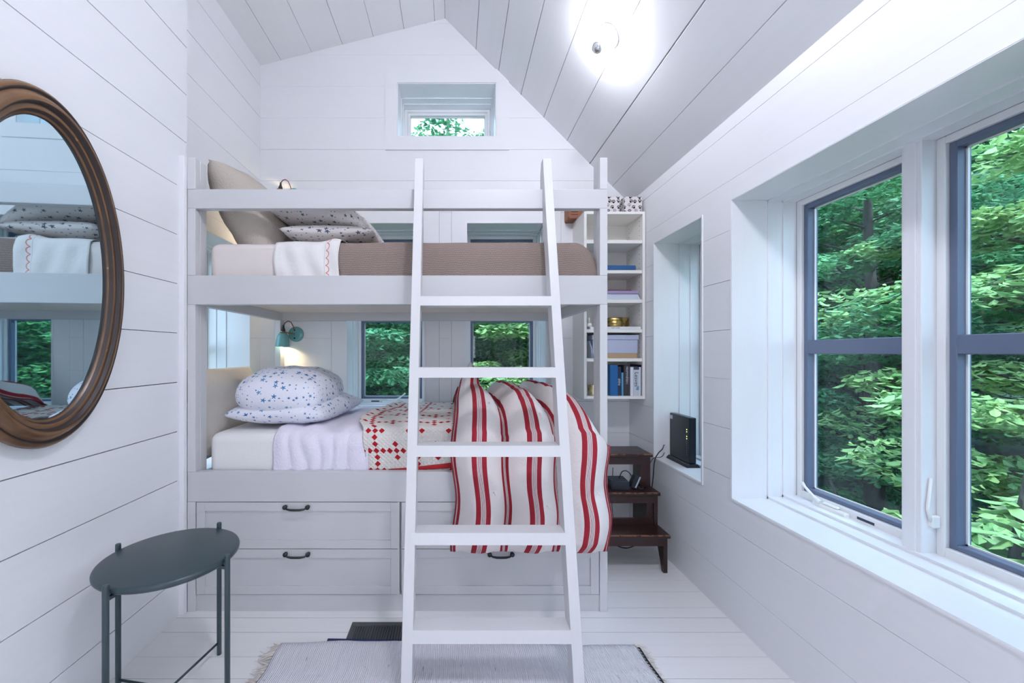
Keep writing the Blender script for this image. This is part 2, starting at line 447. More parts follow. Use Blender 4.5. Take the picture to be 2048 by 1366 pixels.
# unseen rear wall with a door opening added to let in light
ADDED_DOOR = (-.45, .50, 0, 2.05)
mb = board_wall('w', 'y', YN, XL, XR, 3.75, [ADDED_DOOR], -1, .1915, 9, deep=.2); clip_to_roof(mb)
obj('wall_rear', mb, ['wall_x', 'seam'], kind='structure')
mb = MB()
for a in (-.45, ):
    mb.box(a, a+.09, YN-.12, YN-.06, 0, 2.05); mb.box(a+.86, a+.95, YN-.12, YN-.06, 0, 2.05); mb.box(a+.09, a+.86, YN-.12, YN-.06, 0, .2); mb.box(a+.09, a+.86, YN-.12, YN-.06, 1.95, 2.05)
obj('added_door_1', mb, 'trim', kind='structure')  # frame of the added, unseen door opening
# floor
mb = MB(); ys = [2.19, 2.084, 1.955, 1.880, 1.782, 1.638, 1.528]
y = 2.19
while y < YB: y += .118; ys.insert(0, y)
y = 1.528
while y > YN: y -= .118; ys.append(y)
rnd = random.Random(4)
for a, b in zip(ys, ys[1:]):
    g = rnd.choice((.0014, .002, .0028, .0034)); mb.box(XA-.3, XR+.3, b+g, a-g*.3, -.02, 0)
mb.box(XA-.35, XR+.35, YN-.25, YB+.35, -.06, -.0205, mi=1)
obj('floor', mb, ['floor', 'seam'], kind='structure')
# ceiling : two slopes of boards running with the room
def slope(mb, xs, z_of, gseed):
    rnd = random.Random(gseed)
    for a, b in zip(xs, xs[1:]):
        g = .0012; b = b-(.0032 if abs(b-.99) < .01 else rnd.choice((.0, .0003, .0006)))
        za, zb = z_of(a+g), z_of(b-g)
        mb.prism([(a+g, za), (b-g, zb), (b-g, zb+.02), (a+g, za+.02)], 'y', YN-.02, YB+.0)
    a, b = xs[0], xs[-1]
    mb.prism([(a, z_of(a)+.0205), (b, z_of(b)+.0205), (b, z_of(b)+.14), (a, z_of(a)+.14)], 'y', YN-.2, YB+.36, mi=1)
mb = MB()
slope(mb, [XA-.36, XA-.16, -1.292, -1.065, -.838, -.611, -.384, -.157, PKX], lambda x: PKZ-.254*(PKX-x), 1)
slope(mb, [PKX, .148, .314, .480, .648, .82, .99, 1.155, 1.32, 1.65], lambda x: PKZ-1.003*(x-PKX), 5)
obj('ceiling', mb, ['wall_y', 'seam'], kind='structure')
# corner trim beside the bed
mb = MB(); mb.box(-1.3155, -1.2925, 1.900, 1.9225, 0, 2.185, .001); mb.box(-1.3185, -1.3155, 1.888, 1.9225, 0, 2.185, .0005)
obj('trim_1', mb, 'trim', kind='structure')

# ------------------------------------------------------------------ windows
def window(n, plane, c, u0, u1, z0, z1, out, units=1, casing=None, muntin=True, crank=True, lock=False, fr=.024, depth=.285, mull=(), sashm='sash'):
    """openings in plane x=c or y=c; d runs outward"""
    def B(mb, a0, a1, d0, d1, b0, b1, bev=0, mi=0):
        lo, hi = sorted((c+out*d0, c+out*d1))
        if plane == 'x': mb.box(lo, hi, a0, a1, b0, b1, bev, mi)
        else: mb.box(a0, a1, lo, hi, b0, b1, bev, mi)
    cen = ((c, (u0+u1)/2, z0) if plane == 'x' else ((u0+u1)/2, c, z0))
    root = thing('window_%d' % n, cen, None, None, kind='structure')
    mb = MB()                              # stepped jamb liner
    for k, (d0, d1, t) in enumerate(((-.003, .16, .004), (.16, .225, .010), (.225, depth, .016))):
        B(mb, u0, u0+t, d0, d1, z0, z1); B(mb, u1-t, u1, d0, d1, z0, z1); B(mb, u0, u1, d0, d1, z1-t, z1); B(mb, u0, u1, d0, d1, z0, z0+t+.004*k)
    for a0, a1, b0, b1 in ((u0-.007, u0+.001, z0-.007, z1+.007), (u1-.001, u1+.007, z0-.007, z1+.007), (u0, u1, z1-.001, z1+.007), (u0, u1, z0-.007, z0+.001)):
        B(mb, a0, a1, -.004, .0, b0, b1)
    obj('jamb', mb, 'trim', root)
    if casing:
        mb = MB(); l, r, b, t, th = casing
        d = -th
        B(mb, u0-l, u0-.0005, d, .014, z0-b, z1+t); B(mb, u1+.0005, u1+r, d, .014, z0-b, z1+t)
        B(mb, u0-.0005, u1+.0005, d, .014, z1+.0005, z1+t); B(mb, u0-.0005, u1+.0005, d, .014, z0-b, z0-.0005)
        obj('casing', mb, 'wall_x', root)
    edges = [u0+.016]+[m_ for mm in mull for m_ in mm]+[u1-.016]
    if mull:
        mb = MB()
        for a, b in mull:
            B(mb, a, b, .237, .34, z0+.01, z1-.01, .002); B(mb, a+.012, b-.012, .231, .24, z0+.012, z1-.012, .002)
        obj('mullion', mb, 'trim', root)
    for q in range(0, len(edges), 2):
        a0, a1 = edges[q], edges[q+1]; b0, b1 = z0+.018, z1-.016
        mb = MB()
        for x in ((a0, a0+fr, b0, b1), (a1-fr, a1, b0, b1), (a0+fr, a1-fr, b1-fr, b1), (a0+fr, a1-fr, b0, b0+fr+.012)): B(mb, x[0], x[1], depth, .345, x[2], x[3], .002)
        fo = obj('window_frame', mb, 'vinyl', root)
        sw = .020; s0, s1, t0, t1 = a0+fr, a1-fr, b0+fr+.012, b1-fr
        mb = MB()
        for x in ((s0, s0+sw, t0, t1), (s1-sw, s1, t0, t1), (s0+sw, s1-sw, t1-sw, t1), (s0+sw, s1-sw, t0, t0+sw*.8)): B(mb, x[0], x[1], .298, .345, x[2], x[3], .002)
        so = obj('sash', mb, sashm, root)
        mb = MB()                         # bright glazing bead
        i0, i1, j0, j1 = s0+sw, s1-sw, t0+sw*.8, t1-sw
        for x in ((i0, i0+.005, j0, j1), (i1-.005, i1, j0, j1), (i0, i1, j1-.005, j1), (i0, i1, j0, j0+.005)): B(mb, x[0], x[1], .326, .333, x[2], x[3])
        obj('glazing_bead', mb, 'vinyl', so)
        if muntin:
            mm = (z0+z1)/2+.010
            mb = MB(); B(mb, s0+.006, s1-.006, .300, .33, mm-.031, mm+.031, .003); obj('muntin', mb, 'sash', root)
        mb = MB(); B(mb, i0-.004, i1+.004, .334, .338, j0-.004, j1+.004); obj('pane', mb, 'glass', root)
        if crank:
            sg = -1 if (lock and q == 0) else 1; ca = (a0+a1)/2+(.0 if plane == 'y' else .06)*sg; zz = b0-.004
            mb = MB()
            w_ = .075
            B(mb, ca-w_, ca+w_, .262, depth+.001, zz+.004, zz+.024, .005)
            B(mb, ca-w_*.45, ca+w_*.45, .268, depth+.001, zz+.024, zz+.034, .004)
            co = obj('crank_housing', mb, 'hard', root)
            mb = MB(); sgn = 1
            def Q(u, d, z): return (c+out*d, u, z) if plane == 'x' else (u, c+out*d, z)
            mb.tube([Q(ca+sg*.035, .262, zz+.030), Q(ca+sg*.06, .258, zz+.045), Q(ca+sg*.10, .256, zz+.075), Q(ca+sg*.115, .256, zz+.088)], [.010, .007, .005, .008], 10)
            obj('crank_handle', mb, 'hard', co)
            mb = MB(); B(mb, ca-.1325-.0325, ca-.1325+.0325, depth-.0006, depth+.001, b0+.012, b0+.022); obj('maker_plate', mb, plain('dark plate', (50, 60, 80)), root)
        if lock and q == 0:
            mb = MB(); lu = a1-.004
            B(mb, a1-.014, a1+.003, .258, depth, z0+.11, z0+.15, .004)
            def Q(u, d, z): return (c+out*d, u, z) if plane == 'x' else (u, c+out*d, z)
            mb.tube([Q(a1-.006, .262, z0+.13), Q(a1-.006, .250, z0+.17), Q(a1-.006, .262, z0+.27)], [.006, .005, .004], 8)
            obj('lock_lever', mb, 'hard', root)
    return root
window(1, 'x', XR, R_OPEN[0], R_OPEN[1], SZ, SZ+UH, 1, mull=((1.304, 1.363),), lock=True)
window(2, 'x', XR, R_NARROW[0], R_NARROW[1], SZ, SZ+UH, 1)
window(3, 'y', YB, B_L[0], B_L[1], BZ, BZ+UH, 1, casing=(CAS, CAS, CAS, .09, -.0005))
window(4, 'y', YB, B_R[0], B_R[1], BZ, BZ+UH, 1, casing=(CAS, CAS, CAS, .09, -.0005))
window(5, 'y', YB, B_T[0], B_T[1], B_T[2], B_T[3], 1, casing=(.09, .095, .10, .10, .012), muntin=False, crank=False, sashm='vinyl')
window(6, 'x', XA, L_OPEN[0], L_OPEN[1], SZ, SZ+UH, -1)
mb = MB()
for a0, a1 in ((R_REAR[0], R_REAR[0]+.05), (-.58, -.52), (R_REAR[1]-.05, R_REAR[1])): mb.box(XR, XR+.06, a0, a1, R_REAR[2], R_REAR[3])
for b0, b1 in ((R_REAR[2], R_REAR[2]+.05), (R_REAR[3]-.05, R_REAR[3])): mb.box(XR, XR+.06, R_REAR[0]+.05, R_REAR[1]-.05, b0, b1)
obj('window_7', mb, 'trim', kind='structure')  # frame of the unseen window added for daylight

# ------------------------------------------------------------------ bunk bed
Y0 = 1.923; YK = 2.885
bed = thing('bunk_bed', (-.28, 2.40, 0), 'white painted built-in bunk bed with drawers below', 'bed')
def post(x0, x1, y0, y1, z0, z1, cuts=()):
    mb = MB(); mb.box(x0, x1, y0, y1, z0, z1, .0015); return mb
# front posts: full depth behind, let in flush around the rails
for (x0, x1) in ((-1.2915, -1.2535), (.692, .7285)):
    mb = MB(); mb.box(x0, x1, Y0+.0385, Y0+.089, .0, 2.185, .0015)
    for z0, z1 in ((.6735, 1.4775), (1.6185, 1.9395), (2.0335, 2.185)): mb.box(x0, x1, Y0, Y0+.0383, z0, z1, .0012)
    mb.box(x0, x1, Y0, Y0+.0383, 0, .5285, .0012)
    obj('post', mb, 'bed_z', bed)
for (x0, x1) in ((-1.2915, -1.2535), (.692, .7285)):
    mb = MB(); mb.box(x0, x1, YK-.03, YK+.035, 0, 2.03, .0015); obj('post', mb, 'bed_z', bed)
def rail(name, z0, z1, y0=Y0, y1=Y0+.038, x0=-1.2915, x1=.7285, m_='bed_x'):
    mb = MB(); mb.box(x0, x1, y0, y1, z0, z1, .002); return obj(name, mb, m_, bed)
rail('guard_rail', 1.940, 2.033); rail('side_rail', 1.478, 1.618); rail('side_rail', .529, .673)
rail('back_rail', 1.478, 1.618, YK+.0, YK+.038, -1.2535, .692); rail('back_rail', 1.94, 2.03, YK, YK+.03, -1.2535, .692)
for x0, x1 in ((-1.290, -1.2545), (.693, .7275)):
    mb = MB(); mb.box(x0, x1, Y0+.09, YK-.031, 1.478, 1.618, .002); obj('end_rail', mb, 'bed_x', bed)
mb = MB(); mb.box(-1.2525, .691, Y0+.039, YK-.001, 1.536, 1.554); obj('bunk_board', mb, 'ply', bed)
mb = MB(); mb.box(-1.2915, .7285, Y0+.09, YK, .50, .528); obj('bunk_board', mb, 'ply', bed)
# drawer carcass
mb = MB(); mb.box(-1.2915, -1.2915+.034, Y0+.002, Y0+.038, .0, .528); mb.box(-.282, -.272, Y0+.002, Y0+.3, .08, .528)
mb.box(.6915, .7285, Y0+.002, Y0+.038, 0, .528); mb.box(-1.2535, .692, Y0+.006, Y0+.03, .0, .080, .001)
mb.box(-1.26, .69, Y0+.030, Y0+.05, .08, .53); mb.box(-1.2915, -1.27, Y0+.09, YK, 0, .5); mb.box(.70, .7285, Y0+.09, YK, 0, .5)
obj('drawer_carcass', mb, 'bed_x', bed)
def drawer(x0, x1, z0, z1, hx):
    mb = MB(); s = .040
    y0, y1 = Y0+.001, Y0+.021
    mb.box(x0, x0+s, y0, y1, z0, z1, .0008); mb.box(x1-s, x1, y0, y1, z0, z1, .0008)
    mb.box(x0+s, x1-s, y0, y1, z1-s*1.05, z1, .0008); mb.box(x0+s, x1-s, y0, y1, z0, z0+s, .0008)
    mb.box(x0+s, x1-s, y0+.007, y1+.006, z0+s, z1-s*1.05)
    d = obj('drawer', mb, 'bed_x', bed)
    zh = z1-.022; mb = MB(); a = .054
    for k in (-1, 1):
        mb.lathe([(0, -.022), (.009, -.021), (.0115, -.016), (.010, -.006), (.008, 0), (.008, .004)], Matrix.Translation((hx+k*a, y0, zh+.003)) @ rot_to((0, 1, 0)), 16)
    mb.tube([(hx-a, y0-.014, zh+.003), (hx-a*.75, y0-.023, zh-.003), (hx-a*.4, y0-.026, zh-.005), (hx, y0-.027, zh-.005), (hx+a*.4, y0-.026, zh-.005), (hx+a*.75, y0-.023, zh-.003), (hx+a, y0-.014, zh+.003)], [.003, .0045, .0055, .0055, .0055, .0045, .003], 10)
    obj('handle', mb, 'black', d, label='black iron bar handle')
DX0, DX1, DX2, DX3 = -1.249, -.2735, -.262, .6885
drawer(DX0, DX1-.0, .3035, .526, -.764); drawer(DX0, DX1, .084, .3005, -.762)
drawer(DX2, DX3, .3035, .526, .213); drawer(DX2, DX3, .084, .3005, .215)

# ------------------------------------------------------------------ ladder
ld = thing('ladder', (.02, 1.46, 0), 'white painted wooden ladder leaning against the bunk bed', 'ladder')
def lf(z): return 1.397+.2385*z            # front edge of the stiles
LX0, LX1, LT = -.196, .456, .040
prof = [(lf(0), 0), (lf(0)+.072, 0), (lf(1.775)+.072, 1.775), (Y0-.001, 1.775), (Y0-.001, 2.034), (1.975, 2.034), (1.975, 2.125), (1.955, 2.172), (lf(2.178), 2.178)]
for x0 in (LX0, LX1-LT):
    mb = MB(); mb.prism(prof, 'x', x0, x0+LT)
    bmesh.ops.bevel(mb.bm, geom=mb.bm.edges[:], offset=.0012, segments=1, affect='EDGES')
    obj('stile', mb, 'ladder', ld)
for z in (.237, .557, .873, 1.184, 1.494):
    t = .042; mb = MB()
    mb.prism([(lf(z-t)-.0008, z-t), (lf(z-t)+.082, z-t), (lf(z)+.072, z), (lf(z)-.0008, z)], 'x', LX0+.020, LX1-.020)
    obj('rung', mb, 'ladder', ld)

# ------------------------------------------------------------------ mattresses
def mattress(name, z0, z1, m_, label, x0=-1.225, x1=.683, y0=1.972, y1=2.872):
    mb = MB(); mb.box(x0, x1, y0, y1, z0, z1, .045, seg=5)
    o = obj(name, mb, m_, label=label, cat='mattress', smooth=True); return o
mattress('mattress', 1.5545, 1.792, 'sheet_pink', 'upper bunk mattress in a blush white fitted sheet', x1=.655)
mattress('mattress', .5285, .848, 'sheet', 'lower bunk mattress in a white fitted sheet')

def nz(x, y, z=0, s=1): return noise.noise(Vector((x*s, y*s, z)))
def path_len(pts):
    L = [0]
    for a, b in zip(pts, pts[1:]): L.append(L[-1]+math.dist(a, b))
    return L
def along(pts, L, t):
    d = t*L[-1]
    for i in range(len(L)-1):
        if d <= L[i+1] or i == len(L)-2:
            k = (d-L[i])/(L[i+1]-L[i]) if L[i+1] > L[i] else 0
            a, b = pts[i], pts[i+1]; return (a[0]+(b[0]-a[0])*k, a[1]+(b[1]-a[1])*k)
def smooth_path(pts, n=3):
    for _ in range(n):
        q = [pts[0]]
        for a, b in zip(pts, pts[1:]):
            q.append((a[0]*.75+b[0]*.25, a[1]*.75+b[1]*.25)); q.append((a[0]*.25+b[0]*.75, a[1]*.25+b[1]*.75))
        q.append(pts[-1]); pts = q
    return pts
def cover(name, x0f, x1f, path, dispf, m_, nx, ny, thick, label, cat, sub=0, uvf=None):
    path = smooth_path(path); L = path_len(path); mb = MB()
    def fn(i, j):
        yz = along(path, L, j); e = .004; a, b = along(path, L, max(0, j-e)), along(path, L, min(1, j+e))
        t = Vector((0, b[0]-a[0], b[1]-a[1])).normalized(); n = Vector((0, t.z, -t.y))
        if n.z < -.3 or (abs(n.z) < .3 and n.y > 0): n = -n
        x = x0f(j, yz)+(x1f(j, yz)-x0f(j, yz))*i
        p = Vector((x, yz[0], yz[1]))
        dx, dn, dz = dispf(i, j, x, yz)
        return p+Vector((dx, 0, dz))+n*dn
    def uv(i, j):
        if uvf: return uvf(i, j, L[-1])
        yz = along(path, L, j); return (x0f(j, yz)+(x1f(j, yz)-x0f(j, yz))*i, j*L[-1])
    mb.grid(fn, nx, ny, uv)
    bmesh.ops.recalc_face_normals(mb.bm, faces=mb.bm.faces[:])
    avg = sum((f.normal.z for f in mb.bm.faces))
    if avg < 0: bmesh.ops.reverse_faces(mb.bm, faces=mb.bm.faces[:])
    o = obj(name, mb, m_, label=label, cat=cat); solidify(o, thick, -1 if thick > 0 else 1, sub); return o
# upper bunk: turned down sheet and knitted blanket
zt = 1.800
up = [(2.86, zt), (2.4, zt+.004), (2.06, zt+.002), (1.985, zt-.008), (1.968, zt-.045), (1.966, 1.70), (1.966, 1.60)]
def d_sheet(i, j, x, yz):
    front = max(0, min(1, (2.0-yz[0])/.03))
    f = .004*nz(x*9, yz[1]*14, 3)+.003*math.sin(x*60+yz[1]*25)*front*(1 if i > .15 else .3)
    return (.010*nz(yz[1]*8, 1, 5)-.018*front*max(0, 1-i*3)*max(0, 1.8-yz[1])*-5*.3, f*1.6*front+.004+.006*min(1, max(0, (i-.8)/.1)), .005+.006*nz(x*7, yz[0]*6)*(1-front)+(.012*math.exp(-((i-.86)/.12)**2))*(1-front*.8))
cover('sheet', lambda j, yz: -.895+.0*j, lambda j, yz: -.573, up, d_sheet, 'scallop', 26, 60, .003, 'white top sheet with scalloped red stitching folded over the upper mattress', 'sheet')
bl = [(2.865, 1.62), (2.868, 1.76), (2.84, zt+.004), (2.4, zt+.012), (2.06, zt+.006), (1.985, zt-.004), (1.966, zt-.045), (1.963, 1.70), (1.9635, 1.605)]
def d_blank(i, j, x, yz):
    front = max(0, min(1, (2.0-yz[0])/.03)); e = max(0, (x-.59)/.11)
    hem = .012*math.exp(-((yz[1]-1.635-.02*math.sin(x*9))/.012)**2)*front
    return (.004*nz(yz[1]*9, 2)*(1 if i < .05 else 0), .0008+.0*hem, .004*nz(x*5, yz[0]*5, 9)-(.17*(1-math.sqrt(max(0, 1-min(1, e)**2))))*(max(0, yz[1]-1.6)/.2))
cover('knitted_blanket', lambda j, yz: -.592+(.02 if yz[1] < 1.66 else 0), lambda j, yz: .7, bl, d_blank, 'knit', 90, 60, .006, 'taupe knitted blanket spread over the upper bunk mattress', 'blanket')
# lower bunk : lilac sheet, quilt, duvet
zl = .856
lo = [(2.86, zl), (2.4, zl+.004), (2.06, zl+.004), (1.99, zl-.006), (1.969, zl-.04), (1.966, .76), (1.966, .66)]
def d_lilac(i, j, x, yz):
    front = max(0, min(1, (2.03-yz[0])/.05))
    fold = .010*math.sin(x*42+2*nz(x*6, yz[1]*5))*front
    return (.02*nz(yz[1]*6, 2, 7)+(.05*max(0, yz[0]-2.0)), abs(fold)*1.5*min(1, max(0, (.86-yz[1])/.06))+.002, .014*nz(x*6, yz[0]*5, 2)*(1-front)+.010*abs(nz(x*11, yz[0]*9, 4))+.012*abs(math.sin(x*20+yz[0]*3))*(1-front)+.006*abs(math.sin(x*42))*front*max(0, (yz[1]-.80)/.05))
cover('flat_sheet', lambda j, yz: -.898, lambda j, yz: -.43, lo, d_lilac, 'lilac', 60, 60, .003, 'crumpled lilac white linen sheet between the star pillows and the quilt', 'sheet')
lq = [(2.86, zl+.034), (2.4, zl+.038), (2.06, zl+.036), (1.98, zl+.020), (1.958, zl-.03), (1.957, .80), (1.9665, .70), (1.9665, .65)]
def d_quilt(i, j, x, yz):
    front = max(0, min(1, (2.03-yz[0])/.05))
    return (.03*nz(yz[1]*5, 2, 17)+.05*math.sin(yz[0]*5)*(1-i)*(1-front), .001, .016*nz(x*6, yz[0]*7, 12)*(1-front)+.02*math.exp(-(i/.08)**2)*(1-front))
q = cover('quilt', lambda j, yz: -.455+(.06 if yz[0] > 2.3 else 0)*0, lambda j, yz: .05, lq, d_quilt, 'quilt', 50, 60, .004, 'white patchwork quilt with red diamond checks folded across the lower bunk', 'quilt')
mb = MB()
mb.tube([(-.33+.36*k/8, 1.9625, .672+.026*(k/8)**1.3) for k in range(9)], [.004+.011*k/8 for k in range(9)], 8)
for v in mb.bm.verts: v.co.y = 1.9625+(v.co.y-1.9625)*.16
obj('binding', mb, 'red', q, label='red quilt binding')

# duvet
def duvet():
    NU, NV = 96, 110
    back = [(2.80, .90), (2.72, .955), (2.55, .972), (2.35, .970), (2.12, .962), (1.99, .935), (1.915, .880), (1.878, .80), (1.868, .70), (1.866, .58), (1.866, .45), (1.868, .318)]
    path = smooth_path(back); L = path_len(path); T = L[-1]
    def xr(j, yz):
        t = max(0, min(1, (yz[0]-1.9)/.8))
        l = -.008+.012*math.sin(yz[1]*14)-.010*t
        r = .700-.115*t**1.2+.012*math.sin(yz[1]*17)
        if yz[0] < 1.9: r += .012
        return l, r
    def base(i, j):
        yz = along(path, L, j); l, r = xr(j, yz)
        e = .006; a, b = along(path, L, max(0, j-e)), along(path, L, min(1, j+e))
        t = Vector((0, b[0]-a[0], b[1]-a[1])).normalized(); n = Vector((0, t.z, -t.y))
        if n.z < 0 and abs(t.y) > abs(t.z): n = -n
        if abs(t.z) >= abs(t.y) and n.y > 0: n = -n
        return yz, l+(r-l)*i, n
    def puff(i, j):
        s = abs(math.sin(math.pi*i*3))**.82
        end = min(1, (1-j)/.05)**.5*min(1, j/.04)**.5
        edge = min(1, i/.03)**.5*min(1, (1-i)/.05)**.5
        c = 0
        for k in range(3):                 # tufted dimples
            for tj in (.30, .55, .80):
                c += .020*math.exp(-(((i-(k+.72)/3)*.72/.022)**2+((j-tj-.04*(k % 2))*T/.030)**2))
        cross = .010*abs(math.sin(j*T*11+nz(i*4, j*6, 2)*2))**.6*s+.010*nz(i*70, j*12, 8)*math.exp(-s*2.5)
        return (-.006+.100*s*(.4+.6*edge))*end+cross*end-c+.004*nz(i*14, j*16, 5)+.003*nz(i*36, j*30, 1)
    def top(i, j):
        yz, x, n = base(i, j)
        p = Vector((x, yz[0], yz[1]))+n*puff(i, j)
        e = max(0, (i-.80)/.20)            # right end drops over the foot of the mattress
        if yz[0] > 1.88: p.z -= .16*e**2.2*min(1, (yz[0]-1.88)/.08)
        # corner standing up at the back left
        gx, gy = (x-.045), (yz[0]-2.42)
        k = math.exp(-(gy/.11)**2)*max(0, 1-abs(gx)/.10)
        p.z += .150*k**.9; p.x += .040*k
        return p
    def bot(i, j):
        yz, x, n = base(i, j)
        p = Vector((x, yz[0], yz[1]))-n*.006
        e = max(0, (i-.80)/.20)
        if yz[0] > 1.88: p.z -= .16*e**2.2*min(1, (yz[0]-1.88)/.08)
        gx, gy = (x-.045), (yz[0]-2.42)
        k = math.exp(-(gy/.11)**2)*max(0, 1-abs(gx)/.10); p.z += .125*k**.9; p.x += .040*k
        return p
    mb = MB()
    uw = lambda i: 2*(3*i+.35*math.sin(6*math.pi*i)/(2*math.pi))+.5
    uv = lambda i, j: (uw(i), j*T)           # six stripe repeats: three puff centres, three valleys
    A = mb.grid(top, NU, NV, uv); B = mb.grid(bot, NU, NV, uv, flip=True)
    Lu = mb.bm.loops.layers.uv.verify()
    rim = [(i, 0) for i in range(NU)]+[(NU, j) for j in range(NV)]+[(i, NV) for i in range(NU, 0, -1)]+[(0, j) for j in range(NV, 0, -1)]
    for k in range(len(rim)):
        a, b = rim[k], rim[(k+1) % len(rim)]
        f = mb.bm.faces.new((A[a[0]][a[1]], A[b[0]][b[1]], B[b[0]][b[1]], B[a[0]][a[1]])); f.smooth = True
        for l, q in zip(f.loops, (a, b, b, a)): l[Lu].uv = (uw(q[0]/NU), q[1]/NV*T)
    bmesh.ops.recalc_face_normals(mb.bm, faces=mb.bm.faces[:])
    o = obj('duvet', mb, 'duvet', label='puffy cream duvet with red stripes hanging over the lower bunk rail', cat='duvet')
    for i in (0, 1):
        mb = MB()
        pts = [(top(i, k/60)*.5+bot(i, k/60)*.5) for k in range(61)]
        mb.tube([p+Vector((-.003 if i == 0 else .003, 0, 0)) for p in pts], .0042, 6)
        obj('piping', mb, 'piping', o)
    for k in range(3):
        for tj in (.30, .55, .80):
            i, j = (k+.72)/3, tj+.04*(k % 2); p = top(i, j); _, _, n = base(i, j)
            mb = MB(); mb.tube([p+n*.001, p+n*.010+Vector((.002, 0, 0)), p+n*.012+Vector((.006, 0, -.006)), p+n*.006+Vector((.009, 0, -.013))], [.0024, .0018, .0014, .0008], 6)
            obj('tuft', mb, 'fringe', o)
    return o
duvet()

# ------------------------------------------------------------------ pillows
def pillow(name, c, size, rot, m_, label, seed=0, sag=0, piping=None, group=None, fl=1.0, drop=0, rd=.03, ex=.48):
    Lx, Ly, T = size; n = 40; mb = MB(); R = rot.to_matrix() if hasattr(rot, 'to_matrix') else rot
    def pt(u, v, sgn):
        x, y = u*2-1, v*2-1
        pin = 1-.10*(abs(x)**3)*(1-abs(y))**1*0
        # edges bow inwards between the corners
        X = x*(Lx/2)*(1-.07*(1-y*y)); Y = y*(Ly/2)*(1-.07*(1-x*x)); q_ = 1-rd*(x*y)**2*2; X *= q_; Y *= q_
        h = (max(0, 1-abs(x)**2.6)*max(0, 1-abs(y)**2.6))**ex
        wr = nz(x*2.2+seed, y*2.2, sgn*3+seed)*.10+nz(x*6+seed, y*6, seed)*.05*(1 if sgn > 0 else .5)
        rad = nz(math.atan2(y, x)*5, seed, 1)*.10*min(1, (abs(x)**3+abs(y)**3))
        Z = sgn*T/2*h*(1+wr+rad)*(fl if sgn < 0 else 1)
        Z += -sag*(x*x)-drop*max(0, x)**3
        return Vector((X, Y, Z))
    C = Vector(c)
    def arc(f):
        a = [0]
        for k in range(n): a.append(a[-1]+(f((k+1)/n)-f(k/n)).length)
        return a
    au, av = arc(lambda t: pt(t, .5, 1)), arc(lambda t: pt(.5, t, 1))
    uv = lambda u, v: (au[round(u*n)]+seed*.37, av[round(v*n)])
    A = mb.grid(lambda u, v: C+R @ pt(u, v, 1), n, n, uv)
    B = mb.grid(lambda u, v: C+R @ pt(u, v, -1), n, n, lambda u, v: (au[round(u*n)]+1.7+seed*.2, av[round(v*n)]), flip=True)
    bmesh.ops.remove_doubles(mb.bm, verts=mb.bm.verts[:], dist=1e-4)
    bmesh.ops.recalc_face_normals(mb.bm, faces=mb.bm.faces[:])
    return obj(name, mb, m_, label=label, cat='pillow', group=group)
from mathutils import Euler
R = math.radians
# lower bunk
pillow('pillow', (-1.335, 2.36, .93), (.50, .70, .15), Euler((0, R(76), 0)), 'beige2', 'pale cream pillow upright behind the star pillows at the head of the lower bunk', 4)
pillow('pillow', (-.905, 2.36, .925), (.56, .72, .19), Euler((0, 0, R(-4))), 'star_blue', 'blue star pillow lying flat, lower of the two on the lower bunk', 1, fl=.75)
pillow('pillow', (-.935, 2.33, 1.02), (.52, .68, .29), Euler((R(1), R(2), R(2))), 'star_blue', 'plump blue star pillow on top of the pair on the lower bunk', 2, fl=.85, rd=.10, ex=.42)
# upper bunk
pillow('pillow', (-1.125, 2.335, 1.99), (.60, .62, .30), Euler((0, R(60), R(0))), 'linen', 'beige linen pillow leaning at the head of the upper bunk', 3, drop=0)
pillow('pillow', (-.665, 2.32, 1.868), (.50, .66, .115), Euler((0, 0, R(2))), 'star_dark', 'slate star pillow lying flat, lower of the two on the upper bunk', 5, fl=.85)
pillow('pillow', (-.70, 2.34, 1.985), (.58, .68, .17), Euler((0, R(5), R(-3))), 'star_dark', 'slate star pillow on top of the pair on the upper bunk', 6, fl=.9, drop=.09)

